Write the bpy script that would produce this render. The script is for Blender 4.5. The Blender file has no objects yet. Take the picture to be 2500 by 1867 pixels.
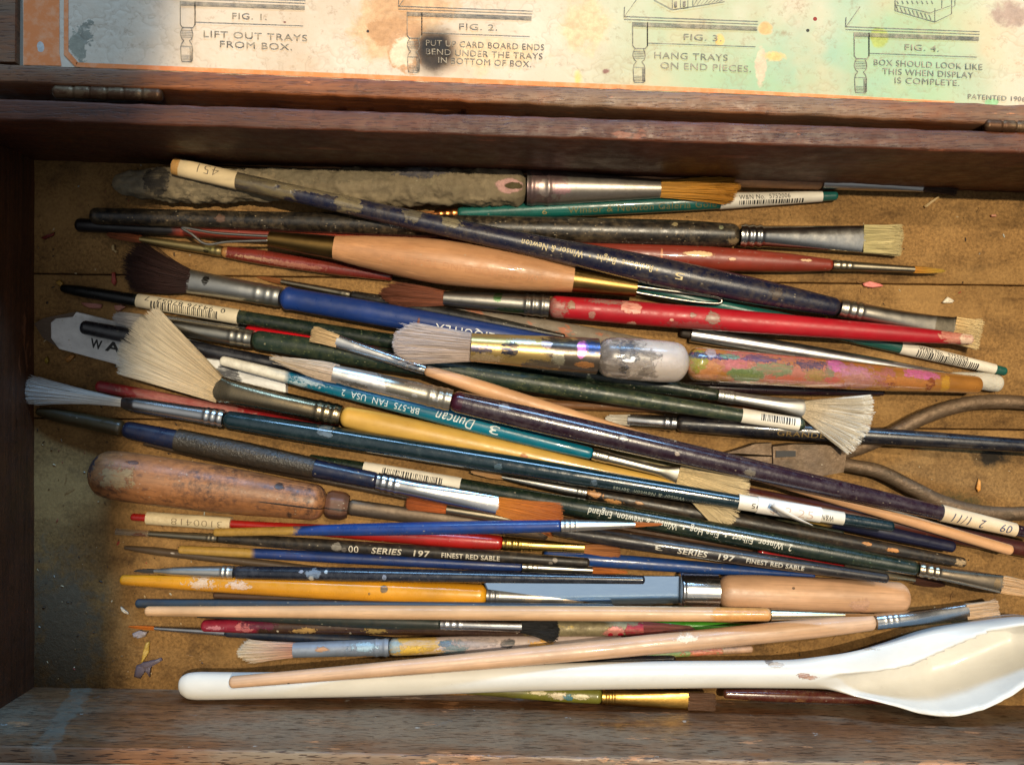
import bpy, bmesh, math, random
import numpy as np
from mathutils import Vector, Matrix, noise as mnoise
random.seed(7); np.random.seed(7)
SC = bpy.context.scene
COL = SC.collection

# ------------------------------------------------------------------ frame of reference
# world in metres, tray floor at z = 0, camera straight above; at() turns a photo pixel and a height into a point
S = 0.000156          # metres per photo pixel on the tray floor
H = 0.357             # camera height above the tray floor
ZR = 0.0571           # height of the box rim
def at(px, py, z=0.0):
    f = S * (H - z) / H
    return Vector(((px - 1250) * f, (933.5 - py) * f, z))

# ------------------------------------------------------------------ camera, light, exposure
cd = bpy.data.cameras.new('camera'); cam = bpy.data.objects.new('camera', cd); COL.objects.link(cam)
cam.location = (0, 0, H); cam.rotation_euler = (0, 0, 0)
cd.sensor_width = 36; cd.lens = 18 / (1250 * S / H); cd.clip_start = 0.01; cd.clip_end = 20
SC.camera = cam
w = bpy.data.worlds.new('World'); SC.world = w; w.use_nodes = True
bg = w.node_tree.nodes['Background']; bg.inputs[1].default_value = 1.0
# a dim room: a pale ceiling overhead, darker walls around
_n = w.node_tree.nodes; _tc = _n.new('ShaderNodeTexCoord'); _sx = _n.new('ShaderNodeSeparateXYZ'); _rp = _n.new('ShaderNodeValToRGB')
w.node_tree.links.new(_tc.outputs['Generated'], _sx.inputs[0]); w.node_tree.links.new(_sx.outputs['Z'], _rp.inputs[0]); w.node_tree.links.new(_rp.outputs[0], bg.inputs[0])
_rp.color_ramp.elements[0].position = .45; _rp.color_ramp.elements[0].color = (.055, .058, .062, 1)
_rp.color_ramp.elements[1].position = .93; _rp.color_ramp.elements[1].color = (.46, .48, .50, 1)
_e = _rp.color_ramp.elements.new(.74); _e.color = (.12, .125, .13, 1)

def aim(o, target):
    o.rotation_euler = (Vector(target) - o.location).to_track_quat('-Z', 'Y').to_euler()
def spot(name, loc, centre, edge, power, col, radius, blend):
    l = bpy.data.lights.new(name, 'SPOT'); o = bpy.data.objects.new(name, l); COL.objects.link(o)
    o.location = loc; aim(o, centre)
    a = (Vector(centre) - o.location).angle(Vector(edge) - o.location)
    l.spot_size = 2 * a; l.spot_blend = blend; l.energy = power; l.color = col; l.shadow_soft_size = radius
    return o
spot('warm_lamp', (0.22, 0.14, 1.25), (0.75, -0.06, 0.0), (-0.146, -0.042, 0.0), 58, (1.0, 0.85, 0.61), 0.009, 0.004)
spot('warm_lamp_second', (0.30, 0.36, 1.22), (0.85, 0.05, 0.0), (-0.146, -0.042, 0.0), 25, (1.0, 0.85, 0.61), 0.012, 0.006)
l = bpy.data.lights.new('window_light', 'AREA'); o = bpy.data.objects.new('window_light', l); COL.objects.link(o)
l.shape = 'RECTANGLE'; l.size = 1.0; l.size_y = 0.15; l.energy = 17; l.color = (0.32, 0.62, 1.0)
o.location = (0.12, 1.15, 0.64); aim(o, (0, -0.05, 0.02))
SC.view_settings.view_transform = 'Standard'; SC.view_settings.look = 'None'
SC.view_settings.exposure = 0.0; SC.view_settings.gamma = 1.0
SC.view_settings.use_curve_mapping = False
SC.cycles.max_bounces = 6; SC.cycles.transmission_bounces = 6; SC.cycles.sample_clamp_indirect = 3
SC.cycles.caustics_reflective = False; SC.cycles.caustics_refractive = False

# ------------------------------------------------------------------ node helpers
def lin(c):
    return tuple(((v / 255) / 12.92 if v / 255 <= .04045 else ((v / 255 + .055) / 1.055) ** 2.4) for v in c)
def rgb(*c): return lin(c) + (1.0,)
class NT:
    def __init__(s, name):
        s.m = bpy.data.materials.new(name); s.m.use_nodes = True
        s.t = s.m.node_tree; s.n = s.t.nodes; s.b = s.n['Principled BSDF']
        s.masks = []
        s.co = s.n.new('ShaderNodeTexCoord').outputs['Object']
    def link(s, a, b): s.t.links.new(a, b)
    def put(s, sock, v):
        if isinstance(v, bpy.types.NodeSocket): s.link(v, sock)
        elif isinstance(v, tuple) and len(v) == 3 and sock.type == 'RGBA': sock.default_value = v + (1,)
        else: sock.default_value = v
    def vmul(s, v, k):
        n = s.n.new('ShaderNodeVectorMath'); n.operation = 'MULTIPLY'; s.put(n.inputs[0], v); n.inputs[1].default_value = k; return n.outputs[0]
    def vadd(s, v, k):
        n = s.n.new('ShaderNodeVectorMath'); n.operation = 'ADD'; s.put(n.inputs[0], v); s.put(n.inputs[1], k); return n.outputs[0]
    def noise(s, scale, detail=3, rough=.6, vec=None, stretch=None, off=None, dist=0):
        v = vec or s.co
        if off: v = s.vadd(v, off)
        if stretch: v = s.vmul(v, stretch)
        n = s.n.new('ShaderNodeTexNoise'); s.put(n.inputs['Vector'], v); n.inputs['Scale'].default_value = scale
        n.inputs['Detail'].default_value = detail; n.inputs['Roughness'].default_value = rough; n.inputs['Distortion'].default_value = dist
        return n.outputs[0]
    def voro(s, scale, vec=None, out='Distance'):
        n = s.n.new('ShaderNodeTexVoronoi'); s.put(n.inputs['Vector'], vec or s.co); n.inputs['Scale'].default_value = scale
        return n.outputs[out]
    def rng(s, v, a, b, c=0.0, d=1.0):
        n = s.n.new('ShaderNodeMapRange'); n.clamp = True; s.put(n.inputs[0], v)
        for i, k in enumerate((a, b, c, d)): n.inputs[i + 1].default_value = k
        return n.outputs[0]
    def math(s, op, a, b=0.0):
        n = s.n.new('ShaderNodeMath'); n.operation = op; s.put(n.inputs[0], a); s.put(n.inputs[1], b); return n.outputs[0]
    def mix(s, f, a, b, mode='MIX'):
        n = s.n.new('ShaderNodeMix'); n.data_type = 'RGBA'; n.blend_type = mode
        s.put(n.inputs[0], f); s.put(n.inputs[6], a); s.put(n.inputs[7], b); return n.outputs[2]
    def bump(s, h, strength, dist=.0005):
        n = s.n.new('ShaderNodeBump'); n.inputs['Strength'].default_value = strength; n.inputs['Distance'].default_value = dist
        s.put(n.inputs['Height'], h); s.link(n.outputs[0], s.b.inputs['Normal'])
    def set(s, **k):
        for a, v in k.items(): s.put(s.b.inputs[a.replace('_', ' ')], v)
    def blob(s, col, c, size, colour, edge=.5, soft=.04, wob=150, dry=False):
        """one mark with its own place and outline (a paint splash, a stain)"""
        v = s.vmul(s.vadd(s.co, (-c[0], -c[1], 0)), (1 / size[0], 1 / size[1], 0))
        n = s.n.new('ShaderNodeVectorMath'); n.operation = 'LENGTH'; s.link(v, n.inputs[0])
        nz = s.noise(wob, 6, .72, off=(c[0] * 7 + .3, c[1] * 3, 0), dist=.4)
        d = s.math('ADD', n.outputs['Value'], s.math('MULTIPLY', s.math('SUBTRACT', nz, .5), edge * 4.2))
        f = s.rng(d, 1 - soft, 1 + soft, 1, 0); s.masks.append(f)
        n2 = s.noise(wob * 3, 4, .7, off=(.2, c[0], 0))
        if dry: f = s.math('MULTIPLY', f, s.rng(s.noise(wob * 1.6, 5, .75, off=(c[1], .4, 0), stretch=(.3, 2, 2)), .34, .52, .25, 1))
        return s.mix(f, col, s.mix(s.rng(n2, .35, .7), tuple(v * .78 for v in colour), tuple(min(1, v * 1.1) for v in colour)))

_mc = {}
def P(base, rough=.35, dirt=.35, wear=None, wa=.0, spots=(), metal=0.0, coat=.0, bump=.08, grain=0.0, dirtcol=(70, 55, 38), fleck=0.0, flcol=(150, 150, 120), trans=0.0, sss=0.0, spec=.5, wsc=220):
    return dict(base=base, rough=rough, dirt=dirt, wear=wear, wa=wa, spots=tuple(spots), metal=metal, coat=coat, bump=bump, grain=grain, dirtcol=dirtcol, fleck=fleck, flcol=flcol, trans=trans, sss=sss, spec=spec, wsc=wsc)
def make_mat(d, b=None, name='paint'):
    if isinstance(d, bpy.types.Material): return d
    key = (name,) + tuple(sorted((k, str(v)) for k, v in d.items()))
    if not d['spots'] and key in _mc: return _mc[key]
    t = NT(name)
    off = (random.random() * .0 + hash(key) % 97 * .013, 0, 0)
    base = lin(d['base'])
    big = t.noise(90, 3, .6, off=off, stretch=(.5, 1, 1))
    met = d['metal'] > .6
    lo, hi = (.92, 1.04) if met or d['dirt'] < .08 else (.86, 1.06) if d['coat'] > .5 else (.74, 1.14)
    col = t.mix(t.rng(big, .3, .7), tuple(v * lo for v in base), tuple(min(1, v * hi) for v in base))
    if d['grain']:
        g = t.noise(26, 4, .65, off=off, stretch=(1, 34, 34), dist=.6)
        col = t.mix(t.math('MULTIPLY', t.rng(g, .35, .68), d['grain']), col, tuple(v * .52 for v in base))
        g2 = t.noise(70, 2, .6, off=off, stretch=(1, 30, 30))
        col = t.mix(t.math('MULTIPLY', t.rng(g2, .60, .72), d['grain']), col, tuple(v * .38 for v in base))
    if d['wear'] and d['wa'] > 0:
        wn = t.noise(d['wsc'], 5, .68, off=off, stretch=(.45, 1, 1))
        th = .72 - .34 * d['wa']
        col = t.mix(t.rng(wn, th, th + .04), col, lin(d['wear']))
    if d['dirt']:
        dn = t.noise(420, 6, .75, off=off)
        dn2 = t.noise(55, 3, .6, off=off)
        f = t.math('MULTIPLY', t.rng(dn, .42, .75), t.rng(dn2, .3, .68))
        f = t.math('MULTIPLY', f, d['dirt'] * (.7 if met else 2.0))
        col = t.mix(f, col, lin(d['dirtcol']))
    if d['fleck']:
        v = t.voro(900, t.vmul(t.co, (.6, 1, 1)))
        f = t.math('MULTIPLY', t.rng(v, .08, .22, 1, 0), t.rng(t.noise(300, 2, off=off), .58 - d['fleck'] * .25, .66 - d['fleck'] * .25))
        col = t.mix(f, col, lin(d['flcol']))
    if not met and d['dirt'] >= .2 and not d['trans']:
        v = t.voro(620, t.vadd(t.vmul(t.co, (.55, 1, 1)), off))
        f = t.math('MULTIPLY', t.rng(v, .07, .16, 1, 0), t.rng(t.noise(120, 3, .6, off=(off[0] + .5, 0, 0)), .50, .62))
        col = t.mix(t.math('MULTIPLY', f, .75), col, lin((168, 156, 134)))
        gr = t.noise(36, 5, .7, off=(off[0] + .9, .2, 0), stretch=(.6, 2, 2)); col = t.mix(t.rng(gr, .56, .66, 0, min(.6, d['dirt'] * 1.3)), col, lin(d['dirtcol']))
        sc_ = t.noise(160, 3, .6, off=off, stretch=(.12, 3, 3)); col = t.mix(t.rng(sc_, .64, .72, 0, .35), col, tuple(min(1, v * 1.5 + .03) for v in base))
    for s in d['spots']:
        x, dy, sx, sy, c = s[:5]
        e = s[5] if len(s) > 5 else .45
        col = t.blob(col, (b.lx(x), -dy * b.k), (sx * b.k, sy * b.k), lin(c), edge=e, soft=.07, dry=e > .35, wob=.9 / (b.k * max(6, min(sx, sy))))
    rn = t.noise(260, 4, .7, off=off)
    t.set(Base_Color=col, Roughness=t.rng(rn, .3, .75, max(.05, d['rough'] - (.03 if met else .1)), min(1, d['rough'] + (.06 if met else .2))), Metallic=d['metal'])
    t.b.inputs['Specular IOR Level'].default_value = d['spec']
    if d['coat']: t.set(Coat_Weight=d['coat']); t.b.inputs['Coat Roughness'].default_value = .07
    if d['trans']: t.set(Transmission_Weight=d['trans'])
    if d['sss']:
        t.set(Subsurface_Weight=d['sss']); t.b.inputs['Subsurface Radius'].default_value = (.003, .002, .0012)
    if t.masks and not met:
        hh = t.math('MULTIPLY', t.noise(700, 4, .7, off=off), max(.1, d['bump']))
        for f in t.masks: hh = t.math('ADD', hh, t.math('MULTIPLY', f, .35))
        t.bump(hh, .6, .0004)
    elif d['bump']: t.bump(t.noise(700 if not met else 260, 4 if not met else 2, .7, off=off), d['bump'], .0004)
    _mc[key] = t.m
    return t.m
def hair_mat(base, tip=None, x0=0, x1=1):
    key = ('hair', base, tip, round(x0, 4), round(x1, 4))
    if key in _mc: return _mc[key]
    t = NT('bristle_hair'); b = lin(base)
    n = t.noise(60, 3, .7, stretch=(1, 60, 60))
    col = t.mix(t.rng(n, .3, .7), tuple(v * .55 for v in b), tuple(min(1, v * 1.3) for v in b))
    if tip:
        sx = t.n.new('ShaderNodeSeparateXYZ'); t.link(t.co, sx.inputs[0])
        f = t.rng(t.math('ADD', sx.outputs[0], t.math('MULTIPLY', t.math('SUBTRACT', n, .5), abs(x1 - x0) * .8)), x0, x1)
        col = t.mix(f, col, lin(tip))
    ri = t.n.new('ShaderNodeNewGeometry').outputs['Random Per Island']      # each hair its own tone
    col = t.mix(1.0, col, t.mix(ri, (.66, .64, .62), (1.2, 1.19, 1.18)), 'MULTIPLY')
    t.set(Base_Color=col, Roughness=.5); t.b.inputs['Specular IOR Level'].default_value = .35
    _mc[key] = t.m
    return t.m

# ------------------------------------------------------------------ object helpers
GROUP = 'paintbrushes lying in the wooden box'
def tag(o, label, cat, group=None, kind=None):
    if label: o['label'] = label
    if cat: o['category'] = cat
    if group: o['group'] = group
    if kind: o['kind'] = kind
    return o
def mesh_obj(name, verts, faces, mat, parent=None, smooth=True, loc=None):
    me = bpy.data.meshes.new(name); me.from_pydata([tuple(v) for v in verts], [], [tuple(int(i) for i in f) for f in faces])
    mats = mat if isinstance(mat, (list, tuple)) else [mat]
    for m in mats: me.materials.append(m)
    if smooth: me.polygons.foreach_set('use_smooth', [True] * len(me.polygons))
    me.update()
    o = bpy.data.objects.new(name, me); COL.objects.link(o)
    if parent is not None: o.parent = parent
    if loc is not None: o.location = loc
    return o
def empty(name, label, cat, loc=(0, 0, 0), group=None):
    o = bpy.data.objects.new(name, None); COL.objects.link(o); o.location = loc; o.empty_display_size = .01
    return tag(o, label, cat, group)
def auto_smooth(o, deg=38):
    me = o.data
    bm = bmesh.new(); bm.from_mesh(me)
    for e in bm.edges:
        if len(e.link_faces) == 2 and e.calc_face_angle(0) > math.radians(deg): e.smooth = False
    bm.to_mesh(me); bm.free()

def pchip(xs, ys, q):
    xs = np.asarray(xs, float); ys = np.asarray(ys, float)
    if len(xs) == 2: return np.interp(q, xs, ys)
    h = np.diff(xs); dl = np.diff(ys) / h; m = np.zeros(len(xs)); m[0] = dl[0]; m[-1] = dl[-1]
    for i in range(1, len(xs) - 1):
        if dl[i - 1] * dl[i] > 0:
            w1 = 2 * h[i] + h[i - 1]; w2 = h[i] + 2 * h[i - 1]
            m[i] = (w1 + w2) / (w1 / dl[i - 1] + w2 / dl[i])
    i = np.clip(np.searchsorted(xs, q) - 1, 0, len(xs) - 2); s = np.clip((q - xs[i]) / h[i], 0, 1)
    return ((2 * s**3 - 3 * s**2 + 1) * ys[i] + (s**3 - 2 * s**2 + s) * h[i] * m[i] + (-2 * s**3 + 3 * s**2) * ys[i + 1] + (s**3 - s**2) * h[i] * m[i + 1])

class K(dict): pass      # keyword options of a part
class Ob:
    """one long thing lying in the tray: a straight (or slightly bowed) axis from its left end A to its right end B, all in photo pixels"""
    def __init__(s, name, label, A, B, parts, bow=0, cat='paintbrush', group=GROUP, tol=.84, lift=0):
        s.name, s.label, s.A, s.B, s.parts, s.bow, s.cat, s.group, s.tol, s.lift = name, label, A, B, parts, bow, cat, group, tol, lift
        s.L = math.hypot(B[0] - A[0], B[1] - A[1]); s.cos = (B[0] - A[0]) / s.L; s.k = S * .95
        pr = []
        for p in parts:
            if p[0] == 'lathe' and p[2]: pr += [(q[0], q[1], q[2] if len(q) > 2 else q[1]) for q in p[2]]
            if p[0] == 'tuft':
                d = p[2]; a, b2 = sorted((d['x0'], d['x1']))
                rr = (d['r0'], d['r1']) if d['x0'] < d['x1'] else (d['r1'], d['r0'])
                pr += [(a, rr[0], d.get('z', .5) * min(rr[0], d['r0'])), (b2, rr[1], d.get('z', .5) * min(rr[1], d['r0']))]
        s.pr = sorted(pr)
    def lx(s, x): return (x - s.A[0]) / s.cos * s.k
    def bowy(s, xl):
        t = np.clip(xl / (s.L * s.k), 0, 1); return -s.bow * s.k * 4 * t * (1 - t)
    def settle(s, placed):
        n = 140; t = np.linspace(0, 1, n)
        xq = s.A[0] + t * (s.B[0] - s.A[0])
        xs = np.array([p[0] for p in s.pr]) + np.arange(len(s.pr)) * 1e-4
        ry = np.interp(xq, xs, [p[1] for p in s.pr]); rz = np.interp(xq, xs, [p[2] for p in s.pr])
        z = np.full(n, .012)
        py = s.A[1] + t * (s.B[1] - s.A[1]) + s.bow * 4 * t * (1 - t)
        for it in range(9):
            f = S * (H - z) / H
            X = (xq - 1250) * f; Y = (933.5 - py) * f; RY = ry * f; RZ = rz * f
            c = RZ.copy() + .0002
            for (X2, Y2, Z2, RY2, RZ2) in placed:
                D = np.hypot(X[:, None] - X2[None], Y[:, None] - Y2[None]); R = (RY[:, None] + RY2[None]) * s.tol
                ok = D < R
                need = Z2[None] + (RZ[:, None] + RZ2[None]) * .96 * np.sqrt(np.clip(1 - (D / R) ** 2, 0, 1))
                need = np.where(ok, need, 0); c = np.maximum(c, need.max(1))
            # resting line: the edge of the upper hull that spans the middle
            hull = []
            for i in range(n):
                while len(hull) > 1 and (c[hull[-1]] - c[hull[-2]]) * (t[i] - t[hull[-2]]) <= (c[i] - c[hull[-2]]) * (t[hull[-1]] - t[hull[-2]]): hull.pop()
                hull.append(i)
            for a, b in zip(hull[:-1], hull[1:]):
                if t[a] <= .5 <= t[b]:
                    g = (c[b] - c[a]) / (t[b] - t[a]); zl = c[a] + g * (t - t[a]) + s.lift; break
            z = zl if it in (0, 8) else z * .55 + zl * .45
        s.z0, s.z1 = z[0], z[-1]
        f = S * (H - z) / H
        placed.append(((xq - 1250) * f, (933.5 - py) * f, z, ry * f, rz * f))
        pa, pb = at(*s.A, s.z0), at(*s.B, s.z1)
        s.k = (pb - pa).length / s.L; s.pa, s.pb = pa, pb
        return z
    def build(s):
        root = empty(s.name, s.label, s.cat, s.pa, s.group)
        x = (s.pb - s.pa).normalized(); y = Vector((0, 0, 1)).cross(x).normalized(); zz = x.cross(y)
        root.matrix_world = Matrix.Translation(s.pa) @ Matrix((x, y, zz)).transposed().to_4x4()
        s.root = root; s.made = {}
        for p in s.parts:
            kw = p[-1] if isinstance(p[-1], K) else {}
            getattr(s, 'p_' + p[0])(*[a for a in p[1:] if not isinstance(a, K)], **kw)
        return root
    def prof(s, pr, x):
        xs = np.array([q[0] for q in pr]); 
        return pchip(xs, [q[1] for q in pr], x), pchip(xs, [(q[2] if len(q) > 2 else q[1]) for q in pr], x)
    def p_lathe(s, name, pr, mat, rings=(), cap='round', rough=0, seg=32, ringh=.09, ringw=5, under=None, facets=0, label=None, n=None):
        x0, x1 = pr[0][0], pr[-1][0]
        n = n or int(max(14, min(150, (x1 - x0) / 9)))
        if rings: n = max(n, int((x1 - x0) / 2.2))
        q = np.linspace(x0, x1, n)
        ry, rz = s.prof(pr, q)
        e = np.ones(n)
        if cap in ('round', 'left'):
            d = max(1, ry[0] * .75); m = np.linspace(0, 1, 8) ** 1.6 * d + x0
            q = np.concatenate([m, q[q > x0 + d]])
        if cap in ('round', 'right'):
            r_ = float(s.prof(pr, np.array([x1]))[0][0]); d = max(1, r_ * .75); m = x1 - (np.linspace(1, 0, 8) ** 1.6 * d)
            q = np.concatenate([q[q < x1 - d], m])
        ry, rz = s.prof(pr, q)
        for rx in rings:
            g = np.exp(-((q - rx) / ringw) ** 2) * ringh; ry = ry * (1 + g); rz = rz * (1 + g)
        f = np.ones(len(q))
        if cap in ('round', 'left'):
            d = max(1, ry[7] * .75); u = np.clip((q - x0) / d, 0, 1); f *= np.sqrt(np.clip(1 - (1 - u) ** 2.2, .0, 1))
        if cap in ('round', 'right'):
            d = max(1, ry[-8] * .75); u = np.clip((x1 - q) / d, 0, 1); f *= np.sqrt(np.clip(1 - (1 - u) ** 2.2, .0, 1))
        f = np.maximum(f, .02)
        ry = ry * f; rz = rz * f
        X = (q - s.A[0]) / s.cos * s.k
        th = np.linspace(0, 2 * np.pi, seg, endpoint=False)
        if facets:   # six-sided stock with softened corners
            a = np.pi / facets; rad = np.cos(a) / np.cos((th + a * .0) % (2 * a) - a); rad = .6 * rad + .4 * np.clip(rad, 0, .96)
        else: rad = np.ones(seg)
        V = np.zeros((len(q), seg, 3)); V[:, :, 0] = X[:, None]
        V[:, :, 1] = (ry * s.k)[:, None] * (np.cos(th) * rad)[None] + s.bowy(X)[:, None]
        V[:, :, 2] = (rz * s.k)[:, None] * (np.sin(th) * rad)[None]
        if rough:
            for i in range(len(q)):
                for j in range(seg):
                    v = Vector((V[i, j, 0] * 260, math.cos(th[j]) * 1.7, math.sin(th[j]) * 1.7))
                    d = 1 + rough * (mnoise.fractal(v, .9, 2, 4) + .5 * mnoise.noise(v * .35))
                    V[i, j, 1] = (V[i, j, 1] - 0) * d; V[i, j, 2] *= d
        nq = len(q); F = []
        for i in range(nq - 1):
            for j in range(seg):
                F.append((i * seg + j, i * seg + (j + 1) % seg, (i + 1) * seg + (j + 1) % seg, (i + 1) * seg + j))
        F = [f[::-1] for f in F]
        F.append(tuple(range(seg))); F.append(tuple((nq - 1) * seg + j for j in range(seg))[::-1])
        o = mesh_obj(name, V.reshape(-1, 3), F, make_mat(mat, s, name), s.made.get(under) or s.root)
        auto_smooth(o, 48)
        if label: o['label'] = label
        s.made[name if name not in s.made else name + '2'] = o; s.last = (o, pr)
        return o
    def surf(s, pr, xl, yl, up=1.012):
        """height of the part's skin over local point (xl, yl)"""
        q = xl / s.k * s.cos + s.A[0]; ry, rz = s.prof(pr, np.clip(q, pr[0][0], pr[-1][0]))
        u = np.clip((yl - s.bowy(xl)) / (ry * s.k), -.985, .985)
        return rz * s.k * np.sqrt(1 - u * u) * up + .00006
    def p_sticker(s, x0, x1, mat, over='handle', grow=1.035, texts=(), bar=None, label=None, name='sticker', cap='none'):
        base = s.parts_pr(over)
        q = np.linspace(x0, x1, 9); ry, rz = s.prof(base, q)
        pr = [(a, b * grow + .4, c * grow + .4) for a, b, c in zip(q, ry, rz)]
        o = s.p_lathe(name, pr, mat, cap=cap, label=label)
        s.stk = (o, pr)
        for t in texts: s.lettering(pr, o, *t)
        if bar: s.barcode(pr, o, *bar)
    def parts_pr(s, nm):
        for p in s.parts:
            if p[0] == 'lathe' and p[1] == nm: return p[2]
    def p_text(s, over, *t):
        s.lettering(s.parts_pr(over), s.made[over], *t)
    def lettering(s, pr, parent, txt, x0, x1, dy, cap, flip, col, shear=0.0, bold=.0):
        V, F = text_mesh(txt, shear, bold)
        if len(V) == 0: return
        V = np.array(V); mn, mx = V.min(0), V.max(0)
        u = (V[:, 0] - mn[0]) / (mx[0] - mn[0]); v = V[:, 1] / .72
        if flip: u = 1 - u; v = 1 - v
        X = np.array([s.lx(x0)]) + u * (s.lx(x1) - s.lx(x0))
        Y = -dy * s.k + (v - .5) * cap * s.k + s.bowy(X)
        Z = s.surf(pr, X, Y)
        F2 = F if not flip else F
        m = flat_mat(col)
        mesh_obj('lettering', np.stack([X, Y, Z], 1), F2, m, parent, smooth=True)
    def barcode(s, pr, parent, x0, x1, dy, hgt, seed=1, col=(22, 20, 18)):
        rs = random.Random(seed); V = []; F = []; x = x0
        while x < x1 - 3:
            wd = rs.choice((1.6, 1.6, 2.6, 3.8)); 
            ys = np.linspace(-.5, .5, 7)
            for y in ys:
                for xx in (x, x + wd):
                    X = s.lx(xx); Y = (-dy + y * hgt) * s.k + float(s.bowy(X)); V.append((X, Y, float(s.surf(pr, np.array([X]), np.array([Y]))[0])))
            b = len(V) - 14
            F += [(b + 2 * i, b + 2 * i + 1, b + 2 * i + 3, b + 2 * i + 2) for i in range(6)]
            x += wd + rs.choice((1.8, 2.4, 3.6))
        mesh_obj('barcode', V, F, flat_mat(col), parent)
    def p_tuft(s, name, d):
        """bristles: a soft core and single hairs, from the ferrule (x0) to the tips (x1)"""
        k = s.k; X0 = s.lx(d['x0']); X1 = s.lx(d['x1']); L = X1 - X0
        r0, r1 = d['r0'] * k, d['r1'] * k; rm = d.get('rm', (d['r0'] + d['r1']) / 2) * k
        z = d.get('z', .5); n = d.get('n', 420); edge = d.get('edge', .12); lenj = d.get('jit', .05); wpx = d.get('w', 1.25)
        fan = d.get('fan')     # (mid angle, half spread) in degrees
        yo = float(s.bowy(np.array([X0]))[0]); shift = -d.get('shift', 0) * k   # tips bent sideways
        rs = np.random.RandomState(abs(hash((round(d['x0']), round(d['x1'])))) % 9999)
        th = rs.rand(n) * 2 * np.pi; rr = np.sqrt(rs.rand(n)) ** .7
        u = rr * np.cos(th); v = rr * np.sin(th)
        if d.get('flat', False) or fan: u = rs.rand(n) * 2 - 1; v = rs.rand(n) * 2 - 1
        K_ = d.get('clumps', 9); eg = np.sort(rs.rand(K_ * 2) * 2 - 1); ci = np.searchsorted(eg, u); mid = np.concatenate([[-1], eg, [1]]); uc = (mid[ci] + mid[ci + 1]) / 2
        pull = d.get('pull', .55) * rs.rand(n); cl = rs.rand(K_ * 2 + 1)[ci]
        ln = (1 - edge * u * u) * (1 + lenj * (rs.rand(n) * 2 - 1.3)) * (1 - .05 * cl); ns = 6
        sv = np.linspace(0, 1, ns)
        stray = rs.rand(n) < d.get('stray', .04)
        jy = (rs.randn(n) * .07 + np.where(stray, rs.randn(n) * .22, 0)) * max(r0, r1) ; jz = rs.randn(n) * .12 * r0 * z
        P_ = np.zeros((n, ns, 3))
        for i, t in enumerate(sv):
            ut = u + (uc - u) * pull * t * t
            if fan:
                a = np.radians(fan[0] + fan[1] * ut)
                ta = t
                dirx = np.cos(a) * np.sign(L); diry = np.sin(a)
                bend = .10 * t * t
                P_[:, i, 0] = X0 + abs(L) * ln * t * dirx
                P_[:, i, 1] = yo + u * r0 * (1 - t) + abs(L) * ln * t * diry + jy * t * t * .25
                P_[:, i, 2] = v * r0 * z * (1 - .5 * t) + jz * t + fan[2] * k * t * (.75 + .25 * u)
            else:
                rad = (1 - t) ** 2 * r0 + 2 * t * (1 - t) * rm + t * t * r1
                P_[:, i, 0] = X0 + L * ln * t
                P_[:, i, 1] = yo + ut * rad + jy * t * t + shift * t * t
                P_[:, i, 2] = v * ((1 - t) * r0 * z + t * r1 * z * d.get('zt', .8)) + jz * t * t
        wr = wpx * k * (.8 + .5 * rs.rand(n)); ang = np.array([0, 2.1, 4.2])
        V = np.zeros((n, ns, 3, 3))
        for j in range(3):
            tp = (1 - .65 * sv)[None] * wr[:, None]
            V[:, :, j, 0] = P_[:, :, 0]; V[:, :, j, 1] = P_[:, :, 1] + tp * math.cos(ang[j]); V[:, :, j, 2] = P_[:, :, 2] + tp * math.sin(ang[j])
            if fan:   # keep hair width square to the hair
                V[:, :, j, 0] = P_[:, :, 0] - tp * math.cos(ang[j]) * np.sin(np.radians(fan[0] + fan[1] * u))[:, None] * np.sign(L)
                V[:, :, j, 1] = P_[:, :, 1] + tp * math.cos(ang[j]) * np.cos(np.radians(fan[0] + fan[1] * u))[:, None]
        V = V.reshape(-1, 3)
        base = (np.arange(n)[:, None] * ns + np.arange(ns - 1)[None]).reshape(-1) * 3
        F = []
        for j in range(3):
            j2 = (j + 1) % 3
            F.append(np.stack([base + j, base + j2, base + 3 + j2, base + 3 + j], 1))
        F = np.concatenate(F).tolist()
        # core that keeps the tuft from looking hollow
        if not fan:
            sg = 14; b0 = len(V); C = []
            for t in np.linspace(0, .8, 6):
                rad = ((1 - t) ** 2 * r0 + 2 * t * (1 - t) * rm + t * t * r1) * (.86 - .25 * t)
                zz = ((1 - t) * r0 * z + t * r1 * z) * (.86 - .35 * t)
                for a in np.linspace(0, 2 * np.pi, sg, endpoint=False):
                    C.append((X0 + L * t, yo + rad * math.cos(a) + shift * t * t, zz * math.sin(a)))
            V = np.concatenate([V, np.array(C)])
            for i in range(5):
                for j in range(sg): F.append([b0 + i * sg + j, b0 + i * sg + (j + 1) % sg, b0 + (i + 1) * sg + (j + 1) % sg, b0 + (i + 1) * sg + j])
            F.append([b0 + 5 * sg + j for j in range(sg)])
        m = hair_mat(d['col'], d.get('tip'), X0, X1)
        o = mesh_obj(name, V, F, m, s.root)
        s.made[name] = o
    def p_wire(s, name, pts, r, mat, flat=1.0, z=0, under=None):
        P3 = []
        for (px, py) in pts:
            dx, dy = px - s.A[0], py - s.A[1]; ux, uy = (s.B[0] - s.A[0]) / s.L, (s.B[1] - s.A[1]) / s.L
            P3.append(Vector(((dx * ux + dy * uy) * s.k, -(-dx * uy + dy * ux) * s.k, z * s.k)))
        V, F = tube(P3, r * s.k)
        mesh_obj(name, V, F, make_mat(mat, s, name), s.made.get(under) or s.root)
    def p_call(s, fn): fn(s)

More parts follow.
